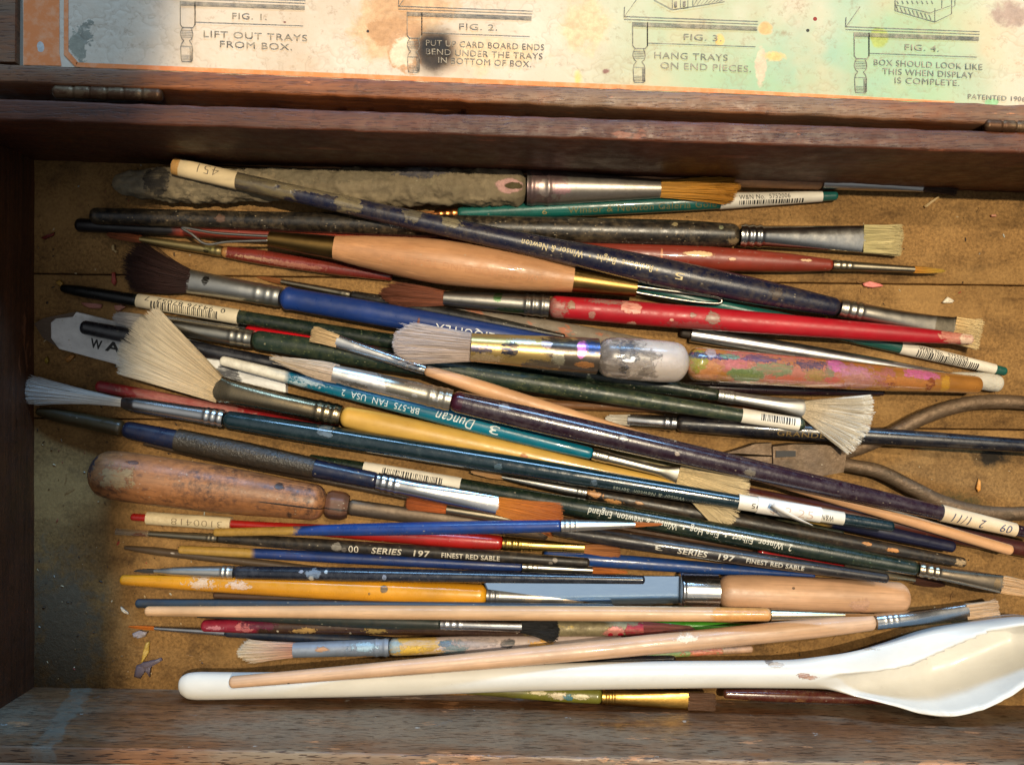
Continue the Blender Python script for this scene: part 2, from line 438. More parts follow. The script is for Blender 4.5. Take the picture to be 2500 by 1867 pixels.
def tube(pts, r, seg=12, closed=False, sub=6, rfun=None, flatz=1.0):
    p = [Vector(v) for v in pts]; q = []
    for i in range(len(p) - 1):
        a = p[max(0, i - 1)]; b = p[i]; c = p[i + 1]; d = p[min(len(p) - 1, i + 2)]
        for j in range(sub):
            t = j / sub
            q.append(.5 * (2 * b + (c - a) * t + (2 * a - 5 * b + 4 * c - d) * t * t + (3 * b - a - 3 * c + d) * t ** 3))
    q.append(p[-1]); V = []; F = []; n = len(q)
    for i, v in enumerate(q):
        tg = (q[min(n - 1, i + 1)] - q[max(0, i - 1)]).normalized(); sd = Vector((0, 0, 1)).cross(tg)
        sd = sd.normalized() if sd.length > 1e-6 else Vector((0, 1, 0)); up = tg.cross(sd)
        rr = rfun(i / (n - 1)) if rfun else r
        for j in range(seg):
            a = 2 * math.pi * j / seg; V.append(v + sd * rr * math.cos(a) + up * rr * math.sin(a) * flatz)
    for i in range(n - 1):
        for j in range(seg): F.append((i * seg + j, i * seg + (j + 1) % seg, (i + 1) * seg + (j + 1) % seg, (i + 1) * seg + j))
    F.append(tuple(range(seg))[::-1]); F.append(tuple((n - 1) * seg + j for j in range(seg)))
    return V, F

_tm = {}
def text_mesh(txt, shear=0.0, bold=0.0, slices=9):
    key = (txt, shear, bold)
    if key in _tm: return _tm[key]
    cu = bpy.data.curves.new('t', 'FONT'); cu.body = txt; cu.size = 1; cu.shear = shear; cu.offset = bold; cu.resolution_u = 3
    cu.space_character = 1.08
    ob = bpy.data.objects.new('t', cu); COL.objects.link(ob); bpy.context.view_layer.update()
    me = bpy.data.meshes.new_from_object(ob.evaluated_get(bpy.context.evaluated_depsgraph_get()))
    bpy.data.objects.remove(ob); bpy.data.curves.remove(cu)
    bm = bmesh.new(); bm.from_mesh(me); bpy.data.meshes.remove(me)
    for i in range(slices):
        y = -.2 + i * 1.0 / slices
        bmesh.ops.bisect_plane(bm, geom=bm.verts[:] + bm.edges[:] + bm.faces[:], plane_co=(0, y, 0), plane_no=(0, 1, 0))
    bm.verts.ensure_lookup_table(); bm.verts.index_update()
    V = [tuple(v.co) for v in bm.verts]; F = [tuple(v.index for v in f.verts) for f in bm.faces]
    bm.free(); _tm[key] = (V, F); return V, F
def flat_mat(c, rough=.6, faded=None):
    key = ('flat', c, faded)
    if key in _mc: return _mc[key]
    t = NT('print_ink'); base = lin(c)
    n = t.noise(1500, 3, .7)
    col = t.mix(t.rng(n, .55, .8), base, tuple(v * .55 + .03 for v in base))
    if faded: col = t.mix(t.rng(t.noise(420, 5, .75), .40, .72, .05, .85), col, lin(faded))
    t.set(Base_Color=col, Roughness=rough)
    _mc[key] = t.m; return t.m

# ------------------------------------------------------------------ the table and the wooden box
def wood_mat(name, base, dark, grain=1.0, axis=0, rough=.5, paint=0.0, paintcol=(120, 125, 125), pores=.6, scale=1.0, smear=None, grey=None, greyamt=0.0, bump=.35):
    t = NT(name); st = [30, 30, 30]; st[axis] = 1; st = tuple(v * scale for v in st)
    n = t.noise(14, 5, .65, stretch=st, dist=.8)
    col = t.mix(t.rng(n, .3, .7), lin(dark), lin(base))
    big = t.noise(22, 4, .65)
    col = t.mix(t.rng(big, .35, .72, 0, .6), col, tuple(v * .55 for v in lin(dark)))
    if grey:
        g = t.noise(30, 5, .7, off=(.4, .2, 0), stretch=tuple(.35 if i == axis else 1 for i in range(3)))
        col = t.mix(t.math('MULTIPLY', t.rng(g, .42, .58), greyamt), col, lin(grey))
    sp = [330, 330, 330]; sp[axis] = 30
    p = t.noise(6, 2, .5, stretch=tuple(v for v in sp))
    pf = t.rng(p, .56, .63)
    col = t.mix(t.math('MULTIPLY', pf, pores), col, tuple(v * .35 for v in lin(dark)))
    if paint:
        pn = t.noise(60, 5, .62, off=(.7, .1, .3))
        col = t.mix(t.math('MULTIPLY', t.rng(pn, .66, .70), paint), col, lin(paintcol))
        pn = t.noise(140, 4, .6, off=(.1, .8, .3))
        col = t.mix(t.math('MULTIPLY', t.rng(pn, .70, .73), paint), col, lin((190, 195, 195)))
    ck = t.noise(75, 6, .72, off=(.21, .6, .1), stretch=tuple(.4 if i == axis else 1.6 for i in range(3)))
    col = t.mix(t.rng(ck, .63, .66, 0, .7), col, tuple(min(1, v * 1.7 + .02) for v in lin(base)))
    ck = t.noise(110, 6, .75, off=(.71, .1, .4)); col = t.mix(t.rng(ck, .62, .68, 0, .6), col, tuple(v * .35 for v in lin(dark)))
    if smear:   # a run of pale grey paint down the inside face: crosses x0 at the floor to x1 at the rim
        sx = t.n.new('ShaderNodeSeparateXYZ'); t.link(t.co, sx.inputs[0])
        tz = t.rng(sx.outputs[2], 0, ZR, smear[0], smear[1]); wob = t.math('MULTIPLY', t.math('SUBTRACT', t.noise(70, 4, .6), .5), .012)
        d = t.math('ABSOLUTE', t.math('SUBTRACT', t.math('ADD', sx.outputs[0], wob), tz))
        col = t.mix(t.math('MULTIPLY', t.rng(d, smear[2] * .75, smear[2], 1, 0), t.rng(t.noise(160, 5, .7), .36, .60, .05, .7)), col, lin((116, 112, 100)))
    rn = t.noise(150, 4, .7)
    t.set(Base_Color=col, Roughness=t.rng(rn, .3, .7, rough - .12, rough + .2))
    t.bump(t.math('ADD', t.math('MULTIPLY', n, .5), t.math('MULTIPLY', pf, -.6)), bump, .0006)
    return t.m

def worn_box(name, x0, x1, y0, y1, z0, z1, mat, parent, jit=.00035, nx=90, chamfer=.0009, skew=(0, 0)):
    """a board with rounded, knocked edges; skew tilts its two long faces (dy from left end to right end)"""
    prof = []
    yc, zc = (y0 + y1) / 2, (z0 + z1) / 2; hy, hz = (y1 - y0) / 2, (z1 - z0) / 2; c = chamfer
    def arc(cy, cz, a0): return [(cy + c * math.cos(a0 + k * math.pi / 6), cz + c * math.sin(a0 + k * math.pi / 6)) for k in range(4)]
    prof += arc(hy - c, hz - c, 0) + [(hy * .3, hz), (-hy * .3, hz)] + arc(-hy + c, hz - c, math.pi / 2) + arc(-hy + c, -hz + c, math.pi) + arc(hy - c, -hz + c, 1.5 * math.pi)
    m = len(prof); V = []; F = []
    for i in range(nx + 1):
        t = i / nx; x = x0 + (x1 - x0) * t; sk = skew[0] + (skew[1] - skew[0]) * t
        for (a, b) in prof:
            n1 = mnoise.fractal(Vector((x * 120, (yc + a) * 400, b * 300)), 1, 2, 4) * jit
            corner = 1 if abs(abs(a) - hy) < c * 1.2 and abs(abs(b) - hz) < c * 1.2 else .35
            n2 = mnoise.noise(Vector((x * 45, a * 200, b * 200 + 9))) * jit
            V.append((x, yc + a + sk - math.copysign(abs(n1 + n2) * corner, a), zc + b - math.copysign(abs(n1) * corner, b)))
    for i in range(nx):
        for j in range(m): F.append((i * m + j, i * m + (j + 1) % m, (i + 1) * m + (j + 1) % m, (i + 1) * m + j))
    F = [f[::-1] for f in F]
    F.append(tuple(range(m))); F.append(tuple(nx * m + j for j in range(m))[::-1])
    o = mesh_obj(name, V, F, mat, parent); auto_smooth(o, 50); return o

tt = NT('table_paint'); n_ = tt.noise(25, 4, .6)
tt.set(Base_Color=tt.mix(tt.rng(n_, .3, .7), lin((196, 186, 170)), lin((214, 206, 192))), Roughness=.6)
table = mesh_obj('table_top', [(-1.2, -1, -.008), (1.2, -1, -.008), (1.2, 1, -.008), (-1.2, 1, -.008)], [(0, 1, 2, 3)], tt.m, smooth=False)
tag(table, 'pale painted table top under the wooden box', 'table', kind='structure')

BX0, BX1 = -.182, .202        # inner faces of the side walls
box = empty('wooden_box', 'worn dark oak box lying open with its paper lined lid folded back', 'wooden box', (0, 0, 0))
m_in = wood_mat('box_wood_inside', (108, 56, 30), (58, 29, 16), rough=.5, pores=.4)
m_side = wood_mat('box_wood_side', (116, 72, 44), (66, 40, 25), axis=1, rough=.55, pores=.4)
m_front = wood_mat('box_wood_front', (150, 104, 68), (94, 60, 38), rough=.45, pores=.95, paint=.6, paintcol=(116, 112, 108), grey=(124, 108, 90), greyamt=1.0, scale=1.2,
    smear=(-.163, -.150, .0042))
m_rim = wood_mat('box_wood_rim', (156, 98, 56), (80, 46, 27), rough=.5, pores=.6, grey=(118, 106, 92), greyamt=.95, paint=.5, paintcol=(140, 140, 142), scale=.8)
m_lid = wood_mat('lid_wood', (166, 96, 48), (88, 46, 24), rough=.5, pores=.5, grey=(118, 96, 74), greyamt=.7, scale=.8)

# tray floor: three boards of brown fibreboard, with dust, stains and a greyer patch at the lower left
def floor_mat(name, off, tint=1.0):
    t = NT(name)
    n = t.noise(34, 5, .62, off=off); f = t.noise(900, 4, .75, off=off); g = t.noise(160, 4, .7, off=off, stretch=(.5, 1, 1))
    col = t.mix(t.rng(n, .3, .7), lin((142 * tint, 106 * tint, 62 * tint)), lin((180 * tint, 138 * tint, 84 * tint)))
    col = t.mix(t.rng(f, .35, .72, 0, .85), col, lin((78, 56, 32)))
    col = t.mix(t.rng(g, .52, .72, 0, .65), col, lin((74, 52, 30)))
    s = t.noise(46, 6, .75, off=(off[0] + 1, .3, 0)); col = t.mix(t.rng(s, .54, .70, 0, .7), col, lin((62, 46, 32))); s = t.noise(24, 6, .7, off=(off[0] + 2, .7, 0)); col = t.mix(t.rng(s, .50, .62, 0, .35), col, lin((186, 146, 92)))
    v = t.noise(420, 3, .7, off=(.3, off[0], 0)); col = t.mix(t.rng(v, .68, .74, 0, .8), col, lin((40, 32, 22)))
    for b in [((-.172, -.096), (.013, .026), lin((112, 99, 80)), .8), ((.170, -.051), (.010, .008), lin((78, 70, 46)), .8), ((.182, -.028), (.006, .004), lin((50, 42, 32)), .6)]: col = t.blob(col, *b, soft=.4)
    t.set(Base_Color=col, Roughness=.85); t.b.inputs['Specular IOR Level'].default_value = .2
    t.bump(t.math('ADD', f, t.math('MULTIPLY', g, .7)), .5, .0005)
    return t.m
edges = [(.0865, .0395), (.0390, -.0155), (-.0160, -.1240)]
for i, (ya, yb) in enumerate(edges):
    nx = 60; V = []; F = []
    for k in range(nx + 1):
        x = BX0 - .001 + (BX1 - BX0 + .002) * k / nx; sl = -(x) * .012; j1 = mnoise.noise(Vector((x * 150, i, 0))) * .0002
        for (y, z) in ((ya + sl + j1, -.004), (ya + sl + j1, -.0006), (ya + sl + j1 - .0004, 0), (yb + sl - j1 + .0004, 0), (yb + sl - j1, -.0006), (yb + sl - j1, -.004)): V.append((x, y, z))
    for k in range(nx):
        for j in range(5): F.append((k * 6 + j, (k + 1) * 6 + j, (k + 1) * 6 + j + 1, k * 6 + j + 1)[::-1])
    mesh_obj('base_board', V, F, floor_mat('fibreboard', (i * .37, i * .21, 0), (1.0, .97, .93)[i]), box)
mesh_obj('underside', [(BX0 - .004, -.126, -.0045), (BX1 + .004, -.126, -.0045), (BX1 + .004, .09, -.0045), (BX0 - .004, .09, -.0045)], [(0, 1, 2, 3)], m_in, box)

# walls: back (hinge side), front, two sides
def wall(name, x0, x1, yin, thick, mat_face, mat_rim, sk, side):
    y0, y1 = (yin, yin + thick) if side > 0 else (yin - thick, yin)
    o = worn_box(name, x0, x1, y0, y1, -.0075, ZR, mat_face, box, skew=sk, nx=140)
    o.data.materials.append(mat_rim)
    for p in o.data.polygons:
        if p.normal.z > .45: p.material_index = 1
    return o
X0, X1 = BX0 - .008, BX1 + .008
def yb(x): return .0838 + (x + .164) * (.0731 - .0838) / .328
def yf(x): return -.1161 + (x + .164) * (-.1222 + .1161) / .328
wall('back_wall', X0, X1, 0, .0071, m_in, m_rim, (yb(X0), yb(X1)), 1)
wall('front_wall', X0, X1, 0, .0058, m_front, m_rim, (yf(X0), yf(X1)), -1)
for nm, x0, x1 in (('side_wall', BX0 - .008, BX0), ('side_wall', BX1, BX1 + .008)):
    V = []; F = []; ny = 40
    for k in range(ny + 1):
        y = -.1162 + (.0848 + .1162) * k / ny + (0 if x0 < 0 else -.0075)
        for (x, z) in ((x0, -.0075), (x1, -.0075), (x1, ZR - .001), (x1 - .001, ZR), (x0 + .001, ZR), (x0, ZR - .001)): V.append((x + mnoise.noise(Vector((x * 99, y * 80, z * 50))) * .0003, y, z))
    for k in range(ny):
        for j in range(6): F.append((k * 6 + j, (k + 1) * 6 + j, (k + 1) * 6 + (j + 1) % 6, k * 6 + (j + 1) % 6)[::-1])
    mesh_obj(nm, V, F, m_side, box, smooth=False)

# lid: folded back flat beyond the hinges, lined with a printed paper sheet
def strip(name, pts, z0, z1, mat, parent, nx=120, jit=.0003):
    """pts: (x_left, y_near_left, y_far_left, x_right, y_near_right, y_far_right) in photo pixels at the height z1"""
    xl, ynl, yfl, xr, ynr, yfr = pts
    a, b, c, d = at(xl, ynl, z1), at(xl, yfl, z1), at(xr, ynr, z1), at(xr, yfr, z1)
    V = []; F = []; m = 8; ch = .0009
    for i in range(nx + 1):
        t = i / nx; p = a.lerp(c, t); q = b.lerp(d, t); n1 = mnoise.fractal(Vector((p.x * 130, p.y * 90, 3)), 1, 2, 4) * jit * 1.4; n2 = mnoise.fractal(Vector((p.x * 130, p.y * 90, 8)), 1, 2, 4) * jit * 1.4
        V += [(p.x, p.y + n1, z0), (p.x, p.y + n1, z1 - ch), (p.x, p.y + n1 + ch * .3, z1 - ch * .3), (p.x, p.y + n1 + ch, z1), (q.x, q.y + n2 - ch, z1), (q.x, q.y + n2 - ch * .3, z1 - ch * .3), (q.x, q.y + n2, z1 - ch), (q.x, q.y + n2, z0)]
    for i in range(nx):
        for j in range(m): F.append((i * m + j, (i + 1) * m + j, (i + 1) * m + (j + 1) % m, i * m + (j + 1) % m))
    F.append(tuple(range(m))); F.append(tuple(nx * m + j for j in range(m))[::-1])
    o = mesh_obj(name, V, F, mat, parent); auto_smooth(o, 50); return o
ZL = ZR - .0022          # height of the paper sheet
lid = strip('lid', (-120, 196, 152, 2640, 312, 262), ZR - .034, ZR, m_lid, box)
# side rail and backing of the lid
V = [at(-60, 150, ZR), at(36, 151, ZR), at(40, -420, ZR), at(-60, -420, ZR)]
Vb = [v - Vector((0, 0, .012)) for v in V]
mesh_obj('side_rail', V + Vb, [(0, 1, 2, 3), (0, 4, 5, 1), (1, 5, 6, 2), (2, 6, 7, 3), (3, 7, 4, 0)], m_lid, lid, smooth=False)
V = [at(14, 200, ZL - .001), at(2700, 300, ZL - .001), at(2700, -420, ZL - .001), at(14, -420, ZL - .001)]
t_ = NT('lid_backing'); t_.set(Base_Color=t_.mix(t_.noise(120, 4), lin((130, 124, 112)), lin((165, 150, 130))), Roughness=.8)
mesh_obj('lid_panel', V, [(0, 1, 2, 3)], t_.m, lid, smooth=False)

# paper sheet
f_ = S * (H - ZL) / H
def PX(x, y): q = at(x, y, ZL); return (q.x, q.y)
def PB(x, y, sx, sy, c, e=.45, soft=.05): return dict(c=PX(x, y), size=(sx * f_, sy * f_), colour=lin(c), edge=e, soft=soft)
pt = NT('label_paper')
col = pt.mix(pt.rng(pt.noise(40, 4, .6), .3, .7), lin((202, 180, 154)), lin((216, 198, 176)))
gx = pt.n.new('ShaderNodeSeparateXYZ'); pt.link(pt.co, gx.inputs[0])
gn = pt.noise(16, 4, .6, off=(.11, .2, 0))
gf = pt.math('MULTIPLY', pt.rng(gx.outputs[0], .005, .07), pt.rng(gx.outputs[0], .168, .135, 0, 1))
col = pt.mix(pt.math('MULTIPLY', gf, pt.rng(gn, .34, .54, .2, 1.0)), col, lin((160, 182, 142)))
gn2 = pt.noise(26, 4, .6, off=(.61, .2, 0))
col = pt.mix(pt.math('MULTIPLY', gf, pt.rng(gn2, .50, .66, 0, .8)), col, lin((150, 178, 150)))
on = pt.noise(20, 4, .62, off=(.33, .5, 0)); col = pt.mix(pt.rng(on, .52, .70, 0, .5), col, lin((226, 176, 130)))
dn = pt.noise(300, 5, .75); col = pt.mix(pt.rng(dn, .56, .76, 0, .65), col, lin((140, 104, 74)))
cr = pt.noise(9, 6, .7, off=(.9, .4, 0)); cr = pt.math('ABSOLUTE', pt.math('SUBTRACT', cr, .5)); col = pt.mix(pt.rng(cr, 0, .006, .22, 0), col, lin((150, 124, 96)))
bl = pt.noise(48, 6, .75, off=(.15, .9, 0)); col = pt.mix(pt.rng(bl, .50, .72, 0, .28), col, lin((176, 146, 112)))
for kw in [PB(960, 60, 100, 84, (214, 178, 136), .4, .2), PB(975, 30, 70, 70, (206, 160, 116), .5, .25), PB(1190, 130, 110, 40, (226, 196, 156), .7, .3), PB(1430, 60, 60, 60, (224, 192, 150), .6, .3), PB(955, 75, 62, 34, (196, 148, 104), .5, .1), PB(990, 120, 44, 56, (200, 152, 110), .5, .1), PB(985, 128, 30, 40, (232, 206, 172), .5, .12), PB(1060, 20, 60, 30, (214, 172, 130), .6, .3),
           PB(1062, 124, 52, 54, (110, 84, 62), .15, .4), PB(1062, 126, 40, 44, (40, 36, 34), .2, .28), PB(1058, 140, 22, 20, (64, 52, 42), .9, .5),
           PB(2146, 92, 24, 26, (170, 178, 96), .3, .12), PB(1757, 98, 11, 14, (226, 190, 116), .2, .2), PB(1868, 70, 17, 15, (222, 172, 116), .4, .2), PB(1858, 158, 12, 44, (214, 192, 160), .5, .15), PB(1892, 138, 24, 10, (232, 190, 122), .8, .3),
           PB(1990, 47, 5, 5, (140, 50, 40), .2), PB(1972, 75, 4, 4, (60, 60, 52), .2), PB(898, 77, 3.4, 3.4, (60, 50, 44), .2), PB(2470, 35, 44, 30, (176, 150, 132), .9, .4), PB(1480, 175, 9, 6, (150, 110, 96), .9, .3), PB(1410, 195, 8, 16, (240, 206, 130), .8, .5),
           PB(190, 100, 26, 40, (150, 142, 122), 1.2, .1), PB(212, 82, 20, 22, (146, 138, 120), 1.5, .1), PB(2420, 250, 16, 9, (150, 190, 140), .4), PB(695, 55, 4, 3, (150, 110, 96), .5)]:
    col = pt.blob(col, **kw)
pt.set(Base_Color=col, Roughness=.7); pt.b.inputs['Specular IOR Level'].default_value = .3
pt.bump(pt.math('ADD', pt.noise(500, 4), pt.math('MULTIPLY', pt.rng(cr, 0, .02, 1, 0), -.8)), .25, .0004)
nx, ny = 60, 20; V = []; F = []
for j in range(ny + 1):
    for i in range(nx + 1):
        u, v = i / nx, j / ny; x = 56 + (2700 - 56) * u; y0 = 160 + (x - 56) * .0425; y = y0 + (-420 - y0) * v
        q = at(x, y, ZL); V.append((q.x, q.y, ZL + .0002 * mnoise.noise(Vector((u * 9, v * 5, 0)))))
for j in range(ny):
    for i in range(nx): F.append((j * (nx + 1) + i, j * (nx + 1) + i + 1, (j + 1) * (nx + 1) + i + 1, (j + 1) * (nx + 1) + i))
mesh_obj('label_sheet', V, F, pt.m, lid)
# printed orange border
ot = NT('orange_print'); oc = ot.mix(ot.rng(ot.noise(250, 5, .7), .45, .75, 0, .5), lin((226, 128, 66)), lin((236, 190, 150)))
oc = ot.blob(oc, PX(100, 115), (9 * f_, 13 * f_), lin((196, 190, 180)), edge=.4)
ot.set(Base_Color=oc, Roughness=.65)
ZP = ZL + .0003
def quads(name, qs, mat, z=ZP):
    V = []; F = []
    for q in qs:
        b = len(V); V += [at(x, y, z) for x, y in q]; F.append(tuple(range(b, b + len(q))))
    o = mesh_obj(name, V, F, mat, lid, smooth=False)
    bm = bmesh.new(); bm.from_mesh(o.data)
    for f in bm.faces:
        if f.normal.z < 0: f.normal_flip()
    bm.to_mesh(o.data); bm.free(); return o
def by(x): return 164 + (x - 190) * .0408
def seg_strip(x0, x1, th, n=30):
    out = []
    for i in range(n):
        a, b = x0 + (x1 - x0) * i / n, x0 + (x1 - x0) * (i + 1) / n
        w0, w1 = th * max(.25, 1 - max(0, a - 1700) / 900), th * max(.25, 1 - max(0, b - 1700) / 900)
        ja = 1.6 * mnoise.noise(Vector((a * .02, 0, 1))); jb = 1.6 * mnoise.noise(Vector((b * .02, 0, 1)))
        out.append([(a, by(a) + ja), (b, by(b) + jb), (b, by(b) - w1), (a, by(a) - w0)])
    return out
quads('printed_border', [[(57, 159), (150, 161), (145, 130), (145, -420), (58, -420)]] + [[(184, 163), (190, 152), (167, 126), (167, -420), (156, -420), (156, 134)]] + seg_strip(186, 2330, 11), ot.m)

# printed figures: a table edge with a turned leg, four times
ink = flat_mat((66, 62, 58), faded=(190, 172, 144)); ink2 = flat_mat((84, 86, 92)); LINES = []
def line(p, q, w=1.7):
    d = math.hypot(q[0] - p[0], q[1] - p[1]) or 1; nx_, ny_ = -(q[1] - p[1]) / d * w / 2, (q[0] - p[0]) / d * w / 2
    return [(p[0] + nx_, p[1] + ny_), (q[0] + nx_, q[1] + ny_), (q[0] - nx_, q[1] - ny_), (p[0] - nx_, p[1] - ny_)]
def poly(pts, w=1.7): return [line(a, b, w) for a, b in zip(pts[:-1], pts[1:])]
HATCH = []
for fi, (lx_, ly_) in enumerate(((440, 3), (994, 29), (1545, 54), (2086, 79))):
    LINES = []; HATCH = []
    def o_(pts): return [(lx_ + a, ly_ + b + a * .035) for a, b in pts]
    LINES += poly(o_([(-20, -36), (-21, -12)])) + poly(o_([(-21, -13), (306, -12)]), 1.6) + poly(o_([(-21, -6), (306, -5)]), 1.3) + poly(o_([(-20, -13), (14, -62)]), 1.4)
    LINES += poly(o_([(0, 0), (0, 57), (5, 64), (31, 64), (36, 56), (36, 0)]), 1.8) + poly(o_([(36, 0), (36, 58)]), 2.4) + poly(o_([(38, 50), (300, 50)]), 1.4)
    LINES += poly(o_([(6, 64), (1, 74), (0, 82), (4, 92), (9, 96), (3, 104), (1, 112), (2, 140), (4, 147), (27, 147), (29, 140), (30, 112), (28, 104), (22, 96), (28, 92), (31, 82), (30, 74), (26, 64)]), 1.6)
    for k in range(5): LINES += poly(o_([(2, 72 + k * 4), (30, 72 + k * 4)]), .9)
    for k in range(4): LINES += poly(o_([(2, 132 + k * 3.6), (29, 132 + k * 3.6)]), .9)
    LINES += poly(o_([(2, 110), (29, 110)]), 1.2)
    for k in range(5): HATCH.append(line(*o_([(23 + k * 1.6, 112), (24 + k * 1.6, 145)]), .8))
    for k in range(6): HATCH.append(line(*o_([(1, 1 + k * 1.7), (304, 1.5 + k * 1.7)]), 1.05))
    if fi == 2:   # the little stacked trays drawn on the last two tables
        LINES += poly([(1597, 0), (1642, 24), (1770, 4)], 1.4) + poly([(1642, 0), (1642, 22)], 1.2) + poly([(1662, 0), (1662, 21), (1680, 19), (1680, 0)], 1.2) + poly([(1692, 14), (1692, 0)], 1.2)
        HATCH += [[(1647, 4), (1653, 4), (1653, 18), (1647, 18)], [(1668, 3), (1674, 3), (1674, 16), (1668, 16)]] + [line((1694 + k * 9, 13 - k * 1.4), (1702 + k * 9, 0), 1.3) for k in range(8)]
    if fi == 3:
        LINES += poly([(2186, 0), (2186, 26), (2283, 54), (2324, 34), (2324, 0)], 1.5) + poly([(2283, 54), (2283, 20)], 1.2) + poly([(2186, 12), (2270, 32), (2322, 14)], 1.2) + poly([(2300, 0), (2300, 20)], 1.2) + poly([(2332, 0), (2332, 14), (2324, 18)], 1.2)
        HATCH += [line((2188 + k * 10, 14 + k * 2.7), (2194 + k * 10, 28 + k * 2.6), 1.5) for k in range(9)] + [line((2190 + k * 12, 2), (2194 + k * 12, 10), 1.6) for k in range(8)]
    quads('printed_drawing', LINES + HATCH, ink, ZP + .00005)
def lid_text(txt, xl, yl, xr, yr, cap, col=(74, 66, 58), bold=.0):
    V, F = text_mesh(txt, 0, bold, 1); V = np.array(V); mn, mx = V.min(0), V.max(0)
    u = (V[:, 0] - mn[0]) / (mx[0] - mn[0]); v = V[:, 1] / .72
    out = [at(xl + (xr - xl) * a, yl + (yr - yl) * a - b * cap, ZP + .0001) for a, b in zip(u, v)]
    mesh_obj('lettering', out, F, flat_mat(col, faded=(196, 176, 144)), lid, smooth=False)
for a in [('FIG. 1.', 567, 46, 651, 49, 15), ('LIFT OUT TRAYS', 497, 90, 750, 101, 16), ('FROM BOX.', 537, 115, 713, 123, 16),
          ('FIG. 2.', 1121, 72, 1214, 75, 15), ('PUT UP CARD BOARD ENDS', 1040, 112, 1329, 123, 15, (70, 58, 48)), ('BEND UNDER THE TRAYS', 1040, 133, 1325, 145, 15, (70, 58, 48)), ('IN BOTTOM OF BOX.', 1070, 154, 1297, 164, 15, (70, 58, 48)),
          ('FIG. 3.', 1670, 97, 1762, 101, 15, (96, 92, 78)), ('HANG TRAYS', 1598, 142, 1777, 149, 16, (84, 88, 74)), ('ON END PIECES.', 1613, 167, 1834, 176, 16, (84, 88, 74)),
          ('FIG. 4.', 2210, 122, 2293, 126, 15, (96, 98, 80)), ('BOX SHOULD LOOK LIKE', 2134, 159, 2399, 171, 15, (84, 88, 74)), ('THIS WHEN DISPLAY', 2155, 181, 2377, 191, 15, (84, 88, 74)), ('IS COMPLETE.', 2185, 203, 2343, 210, 15, (84, 88, 74)),
          ('PATENTED 1906', 2364, 241, 2504, 248, 12, (96, 84, 70))]:
    lid_text(*a)

# hinges
def hinge(xl, xr, yl, yr):
    a, b = at(xl, yl, ZR - .001), at(xr, yr, ZR - .001); L = (b - a).length; d = (b - a) / L
    V = []; F = []; n = 70; sg = 14
    for i in range(n + 1):
        s_ = i / n; p = a + d * L * s_; cut = min(abs(s_ - c) for c in (.19, .345, .5, .66, .82)) * L
        r = .00205 * (1 if cut > .00035 else .86) * (1 - .35 * max(0, (abs(s_ - .5) - .475) / .025))
        for j in range(sg):
            t = 2 * math.pi * j / sg; V.append((p.x, p.y + r * math.cos(t), p.z + r * math.sin(t)))
    for i in range(n):
        for j in range(sg): F.append((i * sg + j, i * sg + (j + 1) % sg, (i + 1) * sg + (j + 1) % sg, (i + 1) * sg + j)[::-1])
    F.append(tuple(range(sg))); F.append(tuple(n * sg + j for j in range(sg))[::-1])
    o = mesh_obj('hinge', V, F, make_mat(P((110, 86, 62), rough=.5, metal=.7, dirt=.7, wear=(86, 58, 38), wa=.7, bump=.4), None, 'old_metal'), box)
hinge(131, 397, 225, 233); hinge(2402, 2620, 307, 316)

# ------------------------------------------------------------------ the things in the tray, lowest first
SIL = P((205, 203, 200), rough=.24, metal=1, dirt=0.11, dirtcol=(96, 86, 72), bump=.015)
SIL2 = P((168, 166, 160), rough=.34, metal=1, dirt=0.20, dirtcol=(90, 78, 62), bump=.015)
ALU = P((200, 198, 192), rough=.38, metal=1, dirt=0.10, dirtcol=(110, 100, 84), bump=.015)
NICK = P((150, 140, 120), rough=.36, metal=1, dirt=0.17, dirtcol=(84, 70, 50), bump=.015)
GOLD = P((196, 158, 84), rough=.28, metal=1, dirt=0.13, dirtcol=(96, 74, 40), bump=.015)
BRASS = P((128, 100, 56), rough=.34, metal=1, dirt=0.20, dirtcol=(66, 52, 36), bump=.015)
COPP = P((190, 120, 66), rough=.3, metal=1, dirt=.4, bump=.1)
BLACK = P((18, 17, 16), rough=.32, dirt=.5, dirtcol=(86, 76, 62), fleck=.1, flcol=(150, 140, 124))
NAVY = P((20, 25, 48), rough=.28, dirt=.35, dirtcol=(84, 78, 72), coat=.3)
GREEN = P((12, 28, 22), rough=.26, dirt=.35, dirtcol=(80, 84, 66), coat=.4, fleck=.15, flcol=(96, 112, 90))
GREENS = P((24, 42, 34), rough=.4, dirt=.5, dirtcol=(94, 98, 66), fleck=.75, flcol=(110, 116, 76))
TEAL = P((20, 92, 84), rough=.3, dirt=.25, coat=.3)
BLUE = P((24, 58, 122), rough=.32, dirt=.25, dirtcol=(96, 96, 100), coat=.3)
PALE = P((212, 174, 140), rough=.42, dirt=.16, dirtcol=(150, 116, 86), grain=.22, bump=.06)
WHITE = P((232, 226, 212), rough=.45, dirt=.15, dirtcol=(160, 140, 110), bump=.04)
STK = P((228, 220, 204), rough=.5, dirt=.12, dirtcol=(150, 130, 100), bump=.05)
GILT = P((176, 140, 70), rough=.36, metal=.8, dirt=.3)
PEN = (40, 38, 36)
WH = (214, 210, 200); GD = (206, 186, 140)
L = 'lathe'; T = 'tuft'
OBS = []; VERB = False
def ob(*a, **k):
    o = Ob(*a, **k); OBS.append(o); return o
def lathe(name, pr, mat, **k): return (L, name, pr, mat, K(k))
def tuft(**k): return (T, 'bristles', k)

